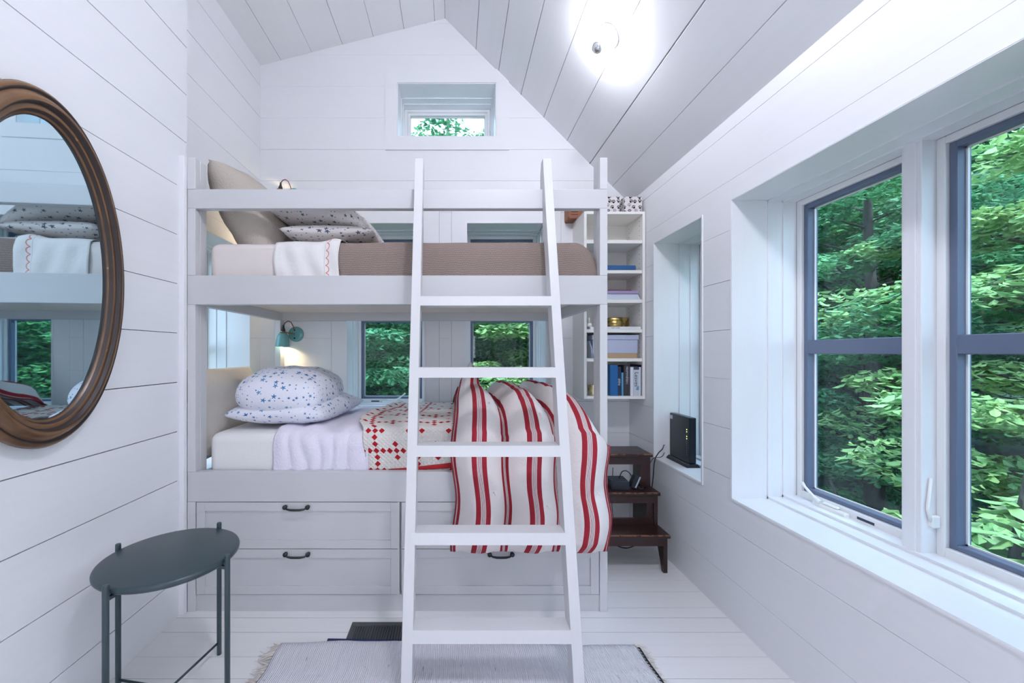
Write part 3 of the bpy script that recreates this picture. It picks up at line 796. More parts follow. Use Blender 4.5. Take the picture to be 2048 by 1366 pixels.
# ------------------------------------------------------------------ sconces
def sconce(z, label, strength, lx=0):
    px_x = -1.180+lx
    root = thing('wall_sconce', (px_x, YB, z), label, 'lamp')
    T = Matrix.Translation((px_x, YB-.0005, z)) @ rot_to((0, -1, 0))
    mb = MB(); mb.lathe([(0, .0), (.056, 0), (.056, .006), (.052, .012), (.030, .016), (0, .017)], T, 40); obj('wall_plate', mb, 'enamel', root)
    for dz in (.030, -.030):
        mb = MB(); mb.lathe([(0, .0165), (.006, .0165), (.006, .019), (.003, .022), (0, .022)], Matrix.Translation((px_x-.006, YB-.0005, z+dz)) @ rot_to((0, -1, 0)), 12)
        obj('screw', mb, 'black', root)
    sxx, sy, sz = px_x-.060, YB-.085, z+.012          # shade axis
    mb = MB(); mb.tube([(px_x-.006, YB-.015, z), (px_x-.02, YB-.05, z+.004), (sxx, sy, sz)], .004, 8); obj('arm', mb, 'brass', root)
    D = Matrix.Translation((sxx, sy, sz)) @ Euler((R(4), R(5), 0)).to_matrix().to_4x4()
    mb = MB(); mb.lathe([(0, .050), (.006, .050), (.008, .030), (.013, .018), (.016, .004), (0, .004)], D, 20); obj('lamp_holder', mb, 'black', root)
    mb = MB(); mb.lathe([(.020, .003), (.024, .001), (.024, -.003), (.018, -.005)], D, 24, close=True); obj('gallery_ring', mb, 'brass', root)
    mb = MB(); mb.lathe([(.009, -.004), (.016, -.004), (.028, -.010), (.038, -.030), (.044, -.062), (.048, -.098), (.050, -.104), (.047, -.104), (.0455, -.098), (.041, -.062), (.035, -.032), (.026, -.013), (.015, -.008), (.009, -.008)], D, 40, close=True)
    obj('lamp_shade', mb, 'enamel', root)
    pts = [Vector((px_x-.006, YB-.018, z+.030)), Vector((px_x-.008, YB-.035, z+.055)), Vector((px_x-.016, YB-.055, z+.084)), Vector((px_x-.030, YB-.070, z+.092)), Vector((px_x-.045, YB-.080, z+.082)), Vector((sxx+.003, sy, sz+.048))]
    mb = MB(); mb.tube(pts, .0034, 8); obj('cord', mb, plain('red black cord', (120, 62, 70)), root)
    mb = MB(); mb.lathe([(0, -.092), (.014, -.090), (.024, -.078), (.027, -.064), (.022, -.046), (.013, -.030), (.012, -.012), (0, -.012)], D, 20)
    obj('bulb', mb, emit('warm bulb', (1, .72, .42), strength), root)
    return root
sconce(1.245+37.5/800*2.955, 'teal enamel sconce on the gable wall inside the lower bunk', SCONCE_LOW)
sconce(1.245+314/800*2.955, 'teal enamel sconce behind the guard rail at the head of the upper bunk', SCONCE_UP, -.02)

# fill globe lamp on the same slope, out of view, added to brighten the room
gx, gy = .52, .45; gn = Vector((-1.003, 0, -1)).normalized(); gT = Matrix.Translation((gx, gy, ceil_z(gx))) @ rot_to(gn)
gl_ = thing('fill_globe_lamp', (gx, gy, ceil_z(gx)), 'white fill globe lamp added unseen above the viewer to brighten the room', 'lamp')
mb = MB(); mb.lathe([(0, 0), (.07, 0), (.07, .012), (.04, .025), (0, .025)], gT, 32); obj('lamp_base', mb, 'hard', gl_)
mb = MB(); mb.lathe([(0, .0255)]+[(.12*math.sin(math.pi*q/20), .145-.12*math.cos(math.pi*q/20)) for q in range(1, 20)]+[(0, .265)], gT, 32); obj('globe', mb, emit('fill globe', (.965, .965, 1.09), FILL_GLOBE), gl_)  # glowing fill, not a fixture of this room
# ceiling lamp with a silvered bulb
cl = thing('ceiling_lamp', (.777, 2.032, 2.855), 'white ceiling lamp with a bare silver-tipped bulb on the sloping ceiling', 'lamp')
nrm = Vector((-1.003, 0, -1)).normalized(); zc = ceil_z(.777)
T = Matrix.Translation((.777, 2.032, zc)) @ rot_to(nrm)
mb = MB(); mb.lathe([(0, 0), (.062, 0), (.062, .006), (.052, .010), (.040, .012), (.026, .020), (.022, .040), (.018, .042), (0, .042)], T, 40); obj('lamp_base', mb, M['hard'], cl)
def sph(r, z0, a0, a1, n=14): return [(max(0, r*math.sin(a0+(a1-a0)*k/n)), z0-r*math.cos(a0+(a1-a0)*k/n)) for k in range(n+1)]
mb = MB(); mb.lathe([(0, .040), (.012, .041)]+sph(.030, .078, .45, 1.75), T, 28); bo = obj('bulb', mb, emit('daylight bulb', (.97, .97, 1.06), CEIL_LAMP), cl)
mb = MB(); mb.lathe(sph(.0305, .078, 1.75, math.pi), T, 28); obj('silver_tip', mb, 'chrome', cl)

# ------------------------------------------------------------------ oval mirror
def mirror():
    c = Vector((-1.300, 1.255, 1.507)); rz = R(3.0)
    root = thing('oval_mirror', (c.x, c.y, c.z-.555), 'large oval mirror in a worn brown gilt frame on the left wall', 'mirror')
    Rm = Matrix.Rotation(rz, 3, 'Z'); n = 96
    # cross-section: (inward distance from the outer edge, height off the wall)
    pr = [(0, 0), (-.001, .010), (.004, .020), (.012, .026), (.018, .024), (.021, .020), (.026, .030), (.036, .041), (.046, .043), (.052, .036), (.055, .026), (.062, .031), (.068, .029), (.074, .017), (.080, .014), (.084, .008), (.084, .0)]
    mb = MB(); rings = []
    for d, h in pr:
        a, b = .312-d, .558-d*1.08
        rings.append([mb.bm.verts.new(c+Rm @ Vector((h, a*math.cos(2*math.pi*k/n), b*math.sin(2*math.pi*k/n)))) for k in range(n)])
    for q, (A, B) in enumerate(zip(rings, rings[1:]+rings[:1])):
        for k in range(n):
            f = mb.bm.faces.new((A[k], A[(k+1) % n], B[(k+1) % n], B[k])); f.smooth = True; f.material_index = 1 if q in (3, 4, 8, 9, 12, 14) else 0  # crevice strips take a darker colour to paint in their shade
    bmesh.ops.recalc_face_normals(mb.bm, faces=mb.bm.faces[:])
    obj('mirror_frame', mb, ['frame', plain('frame grooves with painted shade', (40, 28, 24), .5)], root)
    mb = MB()
    def disc(h): return [mb.bm.verts.new(c+Rm @ Vector((h, .231*math.cos(2*math.pi*k/n), .470*math.sin(2*math.pi*k/n)))) for k in range(n)]
    A, B = disc(.009), disc(.004); mb.bm.faces.new(A); mb.bm.faces.new(B[::-1])
    for k in range(n): mb.bm.faces.new((A[k], B[k], B[(k+1) % n], A[(k+1) % n]))
    bmesh.ops.recalc_face_normals(mb.bm, faces=mb.bm.faces[:])
    obj('mirror_glass', mb, 'mirror', root)
mirror()

# ------------------------------------------------------------------ side table
tx, ty, tz = -1.018, 1.430, .529
tb = thing('side_table', (tx, ty, 0), 'round dark green metal side table standing by the left wall', 'table')
mb = MB(); mb.lathe([(0, tz-.024), (.196, tz-.024), (.210, tz-.022), (.215, tz-.016), (.216, tz-.008), (.213, tz-.002), (.207, tz), (0, tz)], Matrix.Translation((tx, ty, 0)), 72)
obj('table_top', mb, 'table', tb)
legr = .2265; angs = (80, 170, 260, 350)
for a in angs:
    ca, sa = math.cos(R(a)), math.sin(R(a)); mb = MB()
    mb.lathe([(0, 0), (.008, 0), (.009, .002), (.009, tz+.011), (.008, tz+.015), (0, tz+.015)], Matrix.Translation((tx+legr*ca, ty+legr*sa, 0)), 16)
    obj('leg', mb, 'table', tb)
for a, b in ((80, 260), (170, 350)):
    mb = MB(); dz = .006 if a == 80 else 0
    p, q = [(tx+(legr-.003)*math.cos(R(k)), ty+(legr-.003)*math.sin(R(k)), .045+dz) for k in (a, b)]
    mb.tube([p, q], .0045, 8); obj('stretcher', mb, 'table', tb)
for a, b in ((80, 260), (170, 350)):
    mb = MB(); p, q = [Vector((tx+(legr-.003)*math.cos(R(k)), ty+(legr-.003)*math.sin(R(k)), tz-.034)) for k in (a, b)]
    d = (q-p).normalized(); s_ = Vector((-d.y, d.x, 0))*.006
    vs = [mb.bm.verts.new(v) for v in (p-s_, p+s_, q+s_, q-s_, p-s_+Vector((0, 0, .010)), p+s_+Vector((0, 0, .010)), q+s_+Vector((0, 0, .010)), q-s_+Vector((0, 0, .010)))]
    for f in ((0, 1, 2, 3), (4, 5, 6, 7), (0, 1, 5, 4), (1, 2, 6, 5), (2, 3, 7, 6), (3, 0, 4, 7)): mb.bm.faces.new([vs[i] for i in f])
    bmesh.ops.recalc_face_normals(mb.bm, faces=mb.bm.faces[:]); obj('top_brace', mb, 'table', tb)

# ------------------------------------------------------------------ wall shelf unit
sx0, sx1, sy0, sy1, sz0, sz1 = .862, 1.2745, 2.693, YB-.001, .935, 2.198
sh = thing('wall_shelf', ((sx0+sx1)/2, sy1, sz0), 'tall narrow white wall shelf in the corner behind the bunk bed', 'shelf')
mb = MB(); t = .018
mb.box(sx0, sx0+t, sy0, sy1, sz0, sz1, .001); mb.box(sx1-t, sx1, sy0, sy1, sz0, sz1, .001)
mb.box(sx0+t, sx1-t, sy0, sy1, sz1-t, sz1, .001); mb.box(sx0+t, sx1-t, sy0, sy1, sz0, sz0+.020, .001)
mb.box(sx0+t, sx1-t, sy1-.006, sy1, sz0+.02, sz1-t)
obj('case', mb, 'shelf', sh)
SH = [2.006, 1.804, 1.605, 1.405, 1.209]; SB = .955
for z in SH:
    mb = MB(); mb.box(sx0+t+.001, sx1-t-.001, sy0+.004, sy1-.008, z-.022, z, .001); obj('shelf_board', mb, 'shelf', sh)
mb = MB()
for x in (sx1-t-.0006, ):
    for y in (sy0+.045, sy1-.05):
        z = sz0+.09
        while z < sz1-.05: mb.box(x-.0002, x+.0002, y-.0025, y+.0025, z-.0025, z+.0025); z += .032
obj('peg_holes', mb, M['seam'], sh, kind='stuff')

def book_up(x0, x1, z, h, y0, d, m_, label, pages=True, lean=0, cat='book', group='books on the bottom shelf'):
    root = thing('book', ((x0+x1)/2, y0+d/2, z), label, cat, group)
    mb = MB(); c = .0018
    mb.box(x0, x0+c, y0, y0+d, z, z+h); mb.box(x1-c, x1, y0, y0+d, z, z+h); mb.box(x0+c, x1-c, y0, y0+c, z, z+h)
    cv = obj('cover', mb, m_, root)
    mb = MB(); mb.box(x0+c, x1-c, y0+c, y0+d-.003, z+.003, z+h-.003); obj('pages', mb, plain('pages', (226, 218, 200), .8), root)
    return root
def bx(px): return (px-PX)/F*(sy0+.02)
def bz(py): return H-(py-PY)/F*(sy0+.02)
yb = sy0+.012
def slab(name, x0, x1, y0, y1, z0, z1, m_, label, cat, group=None, bev=.002, rz=0, uvs=False):
    mb = MB(); mb.box(x0, x1, y0, y1, z0, z1, bev)
    if rz: bmesh.ops.rotate(mb.bm, cent=((x0+x1)/2, (y0+y1)/2, z0), matrix=Matrix.Rotation(R(rz), 3, 'Z'), verts=mb.bm.verts[:])
    return obj(name, mb, m_, label=label, cat=cat, group=group, uvs=uvs)
yk = sy0+.014
def pick(px): return (px-PX)/F*yk
B1 = book_up(pick(1220.5), pick(1235.5), SB+.0002, .208, yk, .17, plain('bright blue cover', (22, 92, 150), .4), 'wide bright blue book at the left of the bottom shelf books')
B2 = book_up(pick(1236), pick(1243), SB+.0002, .196, yk+.008, .15, plain('dark navy cover', (28, 44, 74), .5), 'dark navy book with white lettering beside the bright blue book')
B3 = book_up(pick(1243.8), pick(1247.4), SB+.0002, .157, yk+.004, .14, plain('sky blue cover', (84, 146, 180), .5), 'thin short light blue book left of the brown one')
B4 = book_up(pick(1248), pick(1260), SB+.0002, .205, yk+.003, .17, plain('brown charcoal cover', (56, 50, 56), .5), 'thick brown charcoal book with pale lettering on the bottom shelf')
B5 = book_up(pick(1260.7), pick(1266.6), SB+.0002, .193, yk, .14, plain('white cover', (214, 218, 226), .5), 'slim white book left of the Leaves book')
B6 = book_up(pick(1267), pick(1278), SB+.0002, .196, yk-.002, .15, plain('pale grey cover', (192, 200, 208), .5), 'pale grey book with Leaves written on its spine')
B7 = book_up(pick(1278.4), pick(1282.0), SB+.0002, .194, yk+.002, .14, plain('cool white cover', (206, 212, 220), .5), 'very thin white book right of the Leaves book')
B8 = book_up(pick(1282.5), pick(1287.5), SB+.0002, .210, yk+.002, .17, plain('navy cover', (24, 28, 70), .5), 'navy book at the far right of the bottom shelf')
def text_on(parent, txt, x, y, z, size, m_, name='lettering', ext=.0003):
    cu = bpy.data.curves.new('t', 'FONT'); cu.body = txt; cu.size = size; cu.extrude = ext; cu.align_x = 'LEFT'; cu.align_y = 'CENTER'
    to = bpy.data.objects.new('t', cu); COL.objects.link(to)
    dg = bpy.context.evaluated_depsgraph_get(); me = bpy.data.meshes.new_from_object(to.evaluated_get(dg))
    bpy.data.objects.remove(to)
    me.transform(Matrix.Translation((x, y, z)) @ Matrix.Rotation(R(90), 4, 'Y') @ Matrix.Rotation(R(90), 4, 'X'))
    mb = MB(); mb.bm.from_mesh(me); return obj(name, mb, m_, parent)
def text_flat(parent, txt, x, y, z, size, m_, name='lettering'):
    cu = bpy.data.curves.new('t', 'FONT'); cu.body = txt; cu.size = size; cu.extrude = .0003; cu.align_y = 'CENTER'
    to = bpy.data.objects.new('t', cu); COL.objects.link(to)
    dg = bpy.context.evaluated_depsgraph_get(); me = bpy.data.meshes.new_from_object(to.evaluated_get(dg))
    bpy.data.objects.remove(to)
    me.transform(Matrix.Translation((x, y, z)) @ Matrix.Rotation(R(90), 4, 'X'))
    mb = MB(); mb.bm.from_mesh(me); return obj(name, mb, m_, parent)
INK = plain('dark ink', (50, 56, 70)); PALE = plain('pale ink', (190, 196, 205)); WH = plain('white ink', (225, 230, 235))
text_on(B6, 'Leaves', (pick(1267)+pick(1278))/2, yk-.0024, bz(744), .037, INK)
mb = MB(); mb.box(pick(1267), pick(1277.9), yk-.0026, yk-.0019, SB+.177, SB+.1962); obj('spine_band', mb, INK, B6)
mb = MB(); mb.prism([(pick(1273), bz(774)), (pick(1277.6), bz(771)), (pick(1277.6), bz(780)), (pick(1271.5), bz(780))], 'y', yk-.0027, yk-.0019); obj('spine_triangle', mb, plain('blue grey ink', (120, 145, 165)), B6)
def marks(parent, x0, x1, z0, z1, y, m_, seed, name='spine_marks'):
    rnd = random.Random(seed); mb = MB(); z = z1
    while z > z0:
        h = rnd.uniform(.002, .004); a = rnd.uniform(0, .35); b = rnd.uniform(.6, 1)
        mb.box(x0+(x1-x0)*a, x0+(x1-x0)*b, y-.0004, y+.0003, z-h*.55, z)
        if rnd.random() < .5: mb.box(x0+(x1-x0)*a, x0+(x1-x0)*(a+.15), y-.0004, y+.0003, z-h, z)
        z -= h+.0012
    return obj(name, mb, m_, parent)
marks(B4, pick(1252), pick(1257.5), bz(768), bz(733), yk+.003, PALE, 2)
marks(B2, pick(1237), pick(1242.3), bz(771), bz(757), yk+.008, WH, 3)

# shelf contents above
def round_tin(name, x, y, z, r, h, m_, label, group, sq=1.0):
    root = thing(name, (x, y, z), label, 'tin', group); Tm = Matrix.Translation((x, y, z)) @ Matrix.Diagonal((sq, .8 if sq > 1 else 1, 1, 1))
    mb = MB(); mb.lathe([(0, .0003), (r*.97, .0003), (r, .003), (r, h*.60), (r*.99, h*.61), (0, h*.61)], Tm, 40); obj('tin_body', mb, m_, root)
    mb = MB(); mb.lathe([(0, h*.62), (r*1.02, h*.62), (r*1.03, h*.66), (r*1.02, h*.92), (r*.96, h*.98), (r*.80, h), (0, h)], Tm, 40); obj('lid', mb, m_, root)
z4 = SH[3]
wb = slab('book', bx(1177)+.01, bx(1281), sy0+.012, sy0+.19, z4+.0003, z4+.018, plain('white book cover', (222, 224, 228)), 'white book lying flat under the gold tin on the fourth shelf', 'book')
text_flat(wb, 'NEW YORK', bx(1222), sy0+.0118, z4+.009, .011, INK)
round_tin('round_tin', bx(1245), sy0+.105, z4+.0185, .060, .068, M['gold'], 'dark gold oval tin with a lid on the white flat book', None, 1.35)
vv = thing('candle_holder', (bx(1181), sy0+.045, z4+.0185), 'small white candle holder at the left end of the fourth shelf', 'candle holder')
mb = MB(); mb.lathe([(0, 0), (.018, 0), (.018, .022), (.009, .024), (0, .024)], Matrix.Translation(WLOC[vv.name]+Vector((0, 0, .0003))), 20); obj('base', mb, 'hard', vv)
mb = MB(); mb.lathe([(0, .0242), (.004, .0242), (.004, .062), (0, .064)], Matrix.Translation(WLOC[vv.name]), 12); obj('candle', mb, M['hard'], vv)
z5 = SH[4]
slab('wooden_box', bx(1190), bx(1275), sy0+.020, sy0+.2, z5+.0003, z5+.034, plain('tan book cover', (176, 148, 116)), 'flat tan box lying under the lidded storage box', 'box')
sb = thing('storage_box', (bx(1232), sy0+.12, z5+.0345), 'lavender grey lidded storage box on the fifth shelf', 'box')
LG = plain('lavender grey card', (176, 182, 204))
mb = MB(); mb.box(bx(1186), bx(1276), sy0+.024, sy0+.215, z5+.0345, z5+.127, .001); obj('box_body', mb, LG, sb)
mb = MB(); mb.box(bx(1184.5), bx(1277.5), sy0+.020, sy0+.219, z5+.1275, z5+.158, .001); obj('lid', mb, LG, sb)
for k, (c0, ttl) in enumerate((((204, 208, 220), 'outermost'), ((120, 140, 190), 'middle'), ((214, 214, 226), 'innermost'))):
    mb = MB(); x = bx(1177.5)+.004*k+.003
    mb.prism([(x+.001, z5+.118-.012*k), (x+.003, z5+.118-.012*k), (x+.024+.004*k*.5, z5+.0004), (x+.022+.004*k*.5, z5+.0004)], 'y', sy0+.016, sy0+.019+.11)
    obj('card', mb, plain('card %d' % k, c0), label='%s of three thin cards leaning at the left of the fifth shelf' % ttl, cat='card', group='leaning cards')
round_tin('round_tin', bx(1187)+.008, sy0+.055, SB+.0003, .034, .072, M['gold2'], 'pale gold round tin left of the books on the bottom shelf', None)
z2 = SH[1]; slab('blue_case', bx(1195), bx(1272), sy0+.016, sy0+.17, z2+.0003, z2+.036, plain('denim blue', (36, 84, 134)), 'flat denim blue case alone on the second shelf', 'case', bev=.006)
z3 = SH[2]
mb = MB()
for k in range(12): mb.box(bx(1190), bx(1280-.35*k), sy0+.010+k*.0012, sy0+.2, z3+.0003+k*.0034, z3+.0030+k*.0034)
obj('paper_stack', mb, plain('white paper', (212, 218, 230)), label='stack of white paper under the lilac book', cat='paper')
slab('book', bx(1192), bx(1277), sy0+.016, sy0+.19, z3+.0415, z3+.062, plain('lilac cover', (156, 140, 176)), 'lilac book lying on the stack of white paper', 'book')
slab('notebook', bx(1192), bx(1263), sy0+.019, sy0+.18, z3+.0625, z3+.068, plain('plum cover', (112, 58, 78)), 'thin plum notebook on top of the lilac book', 'notebook', bev=.001)
# paw print bins on top
for x0, x1, y0, lab in ((1.005, 1.110, 2.712, 'paw print fabric bin on the wall shelf, left one next to the bunk post'), (1.142, 1.262, 2.712, 'paw print fabric bin on the wall shelf, right one next to the right wall')):
    rt = thing('fabric_bin', ((x0+x1)/2, y0+.06, sz1), lab, 'bin', 'paw print bins')
    mb = MB(); z0 = sz1+.0003; h = .108
    mb.box(x0, x1, y0, y0+.004, z0, z0+h, .0015); mb.box(x0, x1, y0+.116, y0+.12, z0, z0+h, .0015)
    mb.box(x0, x0+.004, y0+.004, y0+.116, z0, z0+h, .001); mb.box(x1-.004, x1, y0+.004, y0+.116, z0, z0+h, .001); mb.box(x0+.004, x1-.004, y0+.004, y0+.116, z0, z0+.004)
    obj('bin_body', mb, 'paw', rt, uvs=True)
# wooden bracket
wbk = thing('wooden_bracket', (.87, 2.86, 2.13), 'small orange brown wooden block with dark grooves on the gable wall beside the shelf', 'bracket')
mb = MB(); bz0, bz1 = 2.145, 2.30; mb.prism([(.800, 2.40), (.800, 2.215), (.806, 2.202), (.862, 2.202), (.935, 2.290), (.935, 2.40)], 'y', 2.84, 2.9545); obj('block', mb, 'block', wbk)
mb = MB()
for k in range(3): mb.box(.818, .866, 2.8390, 2.8402, 2.225+.020*k, 2.231+.020*k)
obj('groove', mb, plain('dark groove', (50, 26, 18)), wbk)

# ------------------------------------------------------------------ step stool
st = thing('step_stool', (1.0, 2.46, 0), 'dark stained three-step wooden stool in the corner right of the bunk bed', 'step stool')
s0, s1 = .790, 1.196
treads = ((.221, 2.245, 2.385), (.422, 2.355, 2.50), (.626, 2.447, 2.66))
for k, (z, ya, yb_) in enumerate(treads):
    mb = MB(); mb.box(s0-.012, s1+.010, ya, yb_, z-.020, z, .004, seg=2); o = obj('tread', mb, 'steps', st)
    mb = MB(); mb.box(s0-.008, s1+.006, ya-.0006, ya+.0012, z-.0052, z-.0025); mb.box(s0-.008, s1+.006, ya+.001, ya+.0035, z-.0015, z+.0003); obj('worn_edge', mb, 'worn', o)
    mb = MB(); mb.box(s0+.004, s1-.006, ya+.012, ya+.028, z-.066, z-.0202); obj('apron', mb, 'steps', st)
for x0, x1 in ((s0-.004, s0+.018), (s1-.022, s1)):
    mb = MB()
    poly = [(2.262, 0), (2.285, 0), (2.300, .05), (2.335, .13), (2.39, .165), (2.60, .165), (2.632, .10), (2.640, 0), (2.655, 0), (2.655, .6055), (2.462, .6055), (2.462, .4), (2.372, .4), (2.372, .2005), (2.262, .2005)]
    mb.prism(poly, 'x', x0, x1); obj('side_panel', mb, 'steps', st)
mb = MB(); mb.box(s0+.0185, s1-.0225, 2.375, 2.393, .2215, .262); obj('riser', mb, 'steps', st)
mb = MB(); mb.box(s1-.060, s1-.0225, 2.463, 2.476, .4225, .605); mb.box(s1-.060, s1-.0225, 2.383, 2.396, .2225, .4); obj('front_stile', mb, 'steps', st)
# adapters and cables on the middle tread
zz = .4223
mb = MB(); mb.prism([(2.395, zz), (2.490, zz), (2.490, zz+.060), (2.405, zz+.052), (2.395, zz+.045)], 'x', .93, 1.040)
bmesh.ops.bevel(mb.bm, geom=mb.bm.edges[:], offset=.004, segments=2, affect='EDGES')
ad = obj('power_box', mb, 'blackp', label='black plastic power box on the middle step of the stool', cat='power supply')
mb = MB(); mb.box(1.048, 1.088, 2.405, 2.452, zz+.0003, zz+.075, .004); bmesh.ops.rotate(mb.bm, cent=(1.068, 2.43, zz), matrix=Matrix.Rotation(R(24), 3, 'Y'), verts=mb.bm.verts[:])
zmin = min(v.co.z for v in mb.bm.verts); bmesh.ops.translate(mb.bm, vec=(0, 0, zz-zmin+.0003), verts=mb.bm.verts[:])
pa = obj('power_adapter', mb, 'blackp', label='black plug adapter with a grey face tilted beside the power box', cat='adapter')
mb = MB(); mb.box(1.058, 1.066, 2.400, 2.405, zz+.004, zz+.075, .001); bmesh.ops.rotate(mb.bm, cent=(1.068, 2.43, zz), matrix=Matrix.Rotation(R(24), 3, 'Y'), verts=mb.bm.verts[:])
bmesh.ops.translate(mb.bm, vec=(.014, 0, zz-zmin+.0003), verts=mb.bm.verts[:]); obj('face_plate', mb, plain('grey plastic', (170, 176, 184)), pa, label='pale grey face')
def cable(pts, r, label, m_='blackp', nm='cable'):
    pts = [Vector(p) for p in pts]
    P_ = []
    for i in range(len(pts)-1):
        p0, p1, p2, p3 = pts[max(i-1, 0)], pts[i], pts[i+1], pts[min(i+2, len(pts)-1)]
        for k in range(6):
            t = k/6; P_.append(.5*((2*p1)+(-p0+p2)*t+(2*p0-5*p1+4*p2-p3)*t*t+(-p0+3*p1-3*p2+p3)*t**3))
    P_.append(pts[-1]); mb = MB(); mb.tube(P_, r, 8); return obj(nm, mb, m_, label=label, cat='cable')
cable([(1.00, 2.45, .479), (1.012, 2.44, .520), (1.035, 2.435, .528), (1.055, 2.432, .515), (1.066, 2.432, .498)], .0032, 'short black cable looping from the power box to the tilted adapter')
cable([(1.09, 2.43, zz+.05), (1.108, 2.42, zz+.035), (1.12, 2.435, zz+.012), (1.10, 2.412, zz+.005), (1.125, 2.405, zz+.005), (1.14, 2.43, zz+.006), (1.16, 2.44, zz+.006)], .003, 'tangled black cable lying right of the adapter on the middle step')
cable([(1.392, 2.565, .66), (1.36, 2.60, .655), (1.30, 2.52, .640), (1.262, 2.50, .615), (1.245, 2.51, .56), (1.240, 2.53, .40), (1.235, 2.60, .2), (1.21, 2.80, .02)], .0034, 'thick black cable running from the router down behind the stool')
cable([(1.394, 2.566, .60), (1.365, 2.60, .605), (1.30, 2.53, .588), (1.262, 2.56, .57), (1.252, 2.60, .50), (1.250, 2.62, .40), (1.24, 2.66, .15), (1.22, 2.84, .02)], .0022, 'thin black cable hanging from the router sill down the right wall')
cable([(.76, 2.78, .012), (.95, 2.70, .012), (1.04, 2.50, .028), (1.12, 2.48, .06), (1.165, 2.56, .055), (1.17, 2.7, .02)], .0036, 'black cable looping across the floor under the stool')
cable([(1.13, 2.88, .42), (1.128, 2.89, .30), (1.12, 2.88, .20), (1.14, 2.90, .012)], .0025, 'thin black cable hanging on the gable wall behind the stool')

# ------------------------------------------------------------------ router on the narrow window sill
rt = thing('router', (1.40, 2.45, SZ+.004), 'tall black router with small lights standing on the narrow window sill', 'router')
zs = SZ+.0045
mb = MB(); mb.prism([(1.350, zs), (1.430, zs), (1.422, zs+.012), (1.412, zs+.020), (1.368, zs+.020), (1.358, zs+.012)], 'y', 2.338, 2.572); obj('foot', mb, 'blackp', rt)
mb = MB(); mb.box(1.370, 1.410, 2.345, 2.565, zs+.0205, zs+.292, .006, seg=3); bd = obj('router_body', mb, 'blackp', rt)
mb = MB(); mb.box(1.3692, 1.3702, 2.53, 2.558, zs+.255, zs+.278); obj('sticker', mb, plain('silver sticker', (190, 196, 204)), rt, label='small silver sticker')
for k in range(12):
    z = zs+.215-.0135*k; on = k in (0, 1, 3, 4)
    mb = MB(); mb.box(1.3692, 1.3702, 2.372, 2.377, z, z+.006)
    obj('indicator_light', mb, emit('led', (.7, 1, .25), 2.5) if on else plain('dim led', (110, 118, 130)), rt)

# ------------------------------------------------------------------ floor register, rugs
fv = thing('floor_vent', (-.285, 1.78, 0), 'dark grey metal floor vent in front of the bunk drawers', 'vent')
vx0, vx1, vy0, vy1 = -.478, -.100, 1.700, 1.846
GV = plain('dark grey metal', (66, 66, 68), .4)
mb = MB(); f = .024
mb.box(vx0, vx1, vy0, vy0+f, .0003, .005, .002); mb.box(vx0, vx1, vy1-f, vy1, .0003, .005, .002); mb.box(vx0, vx0+f, vy0+f, vy1-f, .0003, .005, .002); mb.box(vx1-f, vx1, vy0+f, vy1-f, .0003, .005, .002)
obj('vent_frame', mb, GV, fv)
mb = MB(); mb.box(vx0+f, vx1-f, vy0+f, vy1-f, .0002, .0008); obj('backing', mb, 'seam', fv)
x = vx0+f+.006
while x < vx1-f-.004:
    mb = MB(); mb.box(x, x+.0045, vy0+f, vy1-f, .0009, .0045); obj('slat', mb, GV, fv); x += .0118
def rug_shape(x, y): return .004*nz(x*5, y*5, 3)
nm = MB(); L0 = [(-.555, 1.733), (-.10, 1.722), (-.10, 1.20), (-.545, 1.20)]
nm.prism(L0, 'z', .0055, .0085)
obj('floor_mat', nm, 'navy', label='navy mat peeking out under the white rag rug', cat='mat')
rg = thing('rag_rug', (.02, 1.3, 0), 'white woven rag rug with fringed ends under the ladder', 'rug')
RX0, RX1, RY0, RY1 = -.742, .752, .98, 1.696
def edgeL(y): return RX0+.012*nz(y*8, 1, 1)-.01*(RY1-y)
def edgeR(y): return RX1+.012*nz(y*8, 5, 1)+.06*(RY1-y)
def rz_(x, y): return .0165+.002*nz(x*6, y*6, 2)+.001*nz(x*30, y*30, 2)
mb = MB()
mb.grid(lambda u, v: Vector((edgeL(RY0+(RY1-RY0)*v)*(1-u)+edgeR(RY0+(RY1-RY0)*v)*u, RY0+(RY1-RY0)*v+(.006*nz(u*9, v*0, 4)+.012*math.sin(u*5)) *v, rz_(u*1.5, v*.7))), 90, 50, lambda u, v: (u*1.5, v*.73))
o = obj('rug_body', mb, 'rug', rg); solidify(o, .007)
# fringes: knotted strands grouped at the ends
def fringe(xf, sgn, n, name, ln):
    mb = MB(); rnd = random.Random(n)
    for k in range(n):
        y = RY0+(RY1-RY0)*(k+.5)/n; x0 = xf(y); L_ = ln*rnd.uniform(.6, 1.1)
        for s_ in range(5):
            a = rnd.uniform(-.6, .6); l = L_*rnd.uniform(.7, 1.1)
            pts = [Vector((x0-sgn*.003, y, .014))]
            for q in range(1, 5):
                t_ = q/4; pts.append(Vector((x0+sgn*l*t_*math.cos(a*t_*1.4), y+l*t_*math.sin(a)+rnd.uniform(-.002, .002), max(.0035, .014*(1-t_*1.4)+.003))))
            mb.tube(pts, [.0022, .0016, .0013, .0011, .0006], 4)
    return obj(name, mb, 'fringe', rg, kind='stuff')
fringe(edgeL, -1, 40, 'fringe', .075); fringe(edgeR, 1, 52, 'fringe', .055)
mb = MB(); k = 0; y = RY1-.035
while y > RY0:
    x = edgeR(y)+.004; mb.tube([(x-.003, y+.006, .0175), (x+.003, y, .019), (x+.007, y-.009, .0165)], [.0015, .0036, .0015], 6); y -= .0165
obj('braid', mb, 'braid', rg, label='dark braided edge')

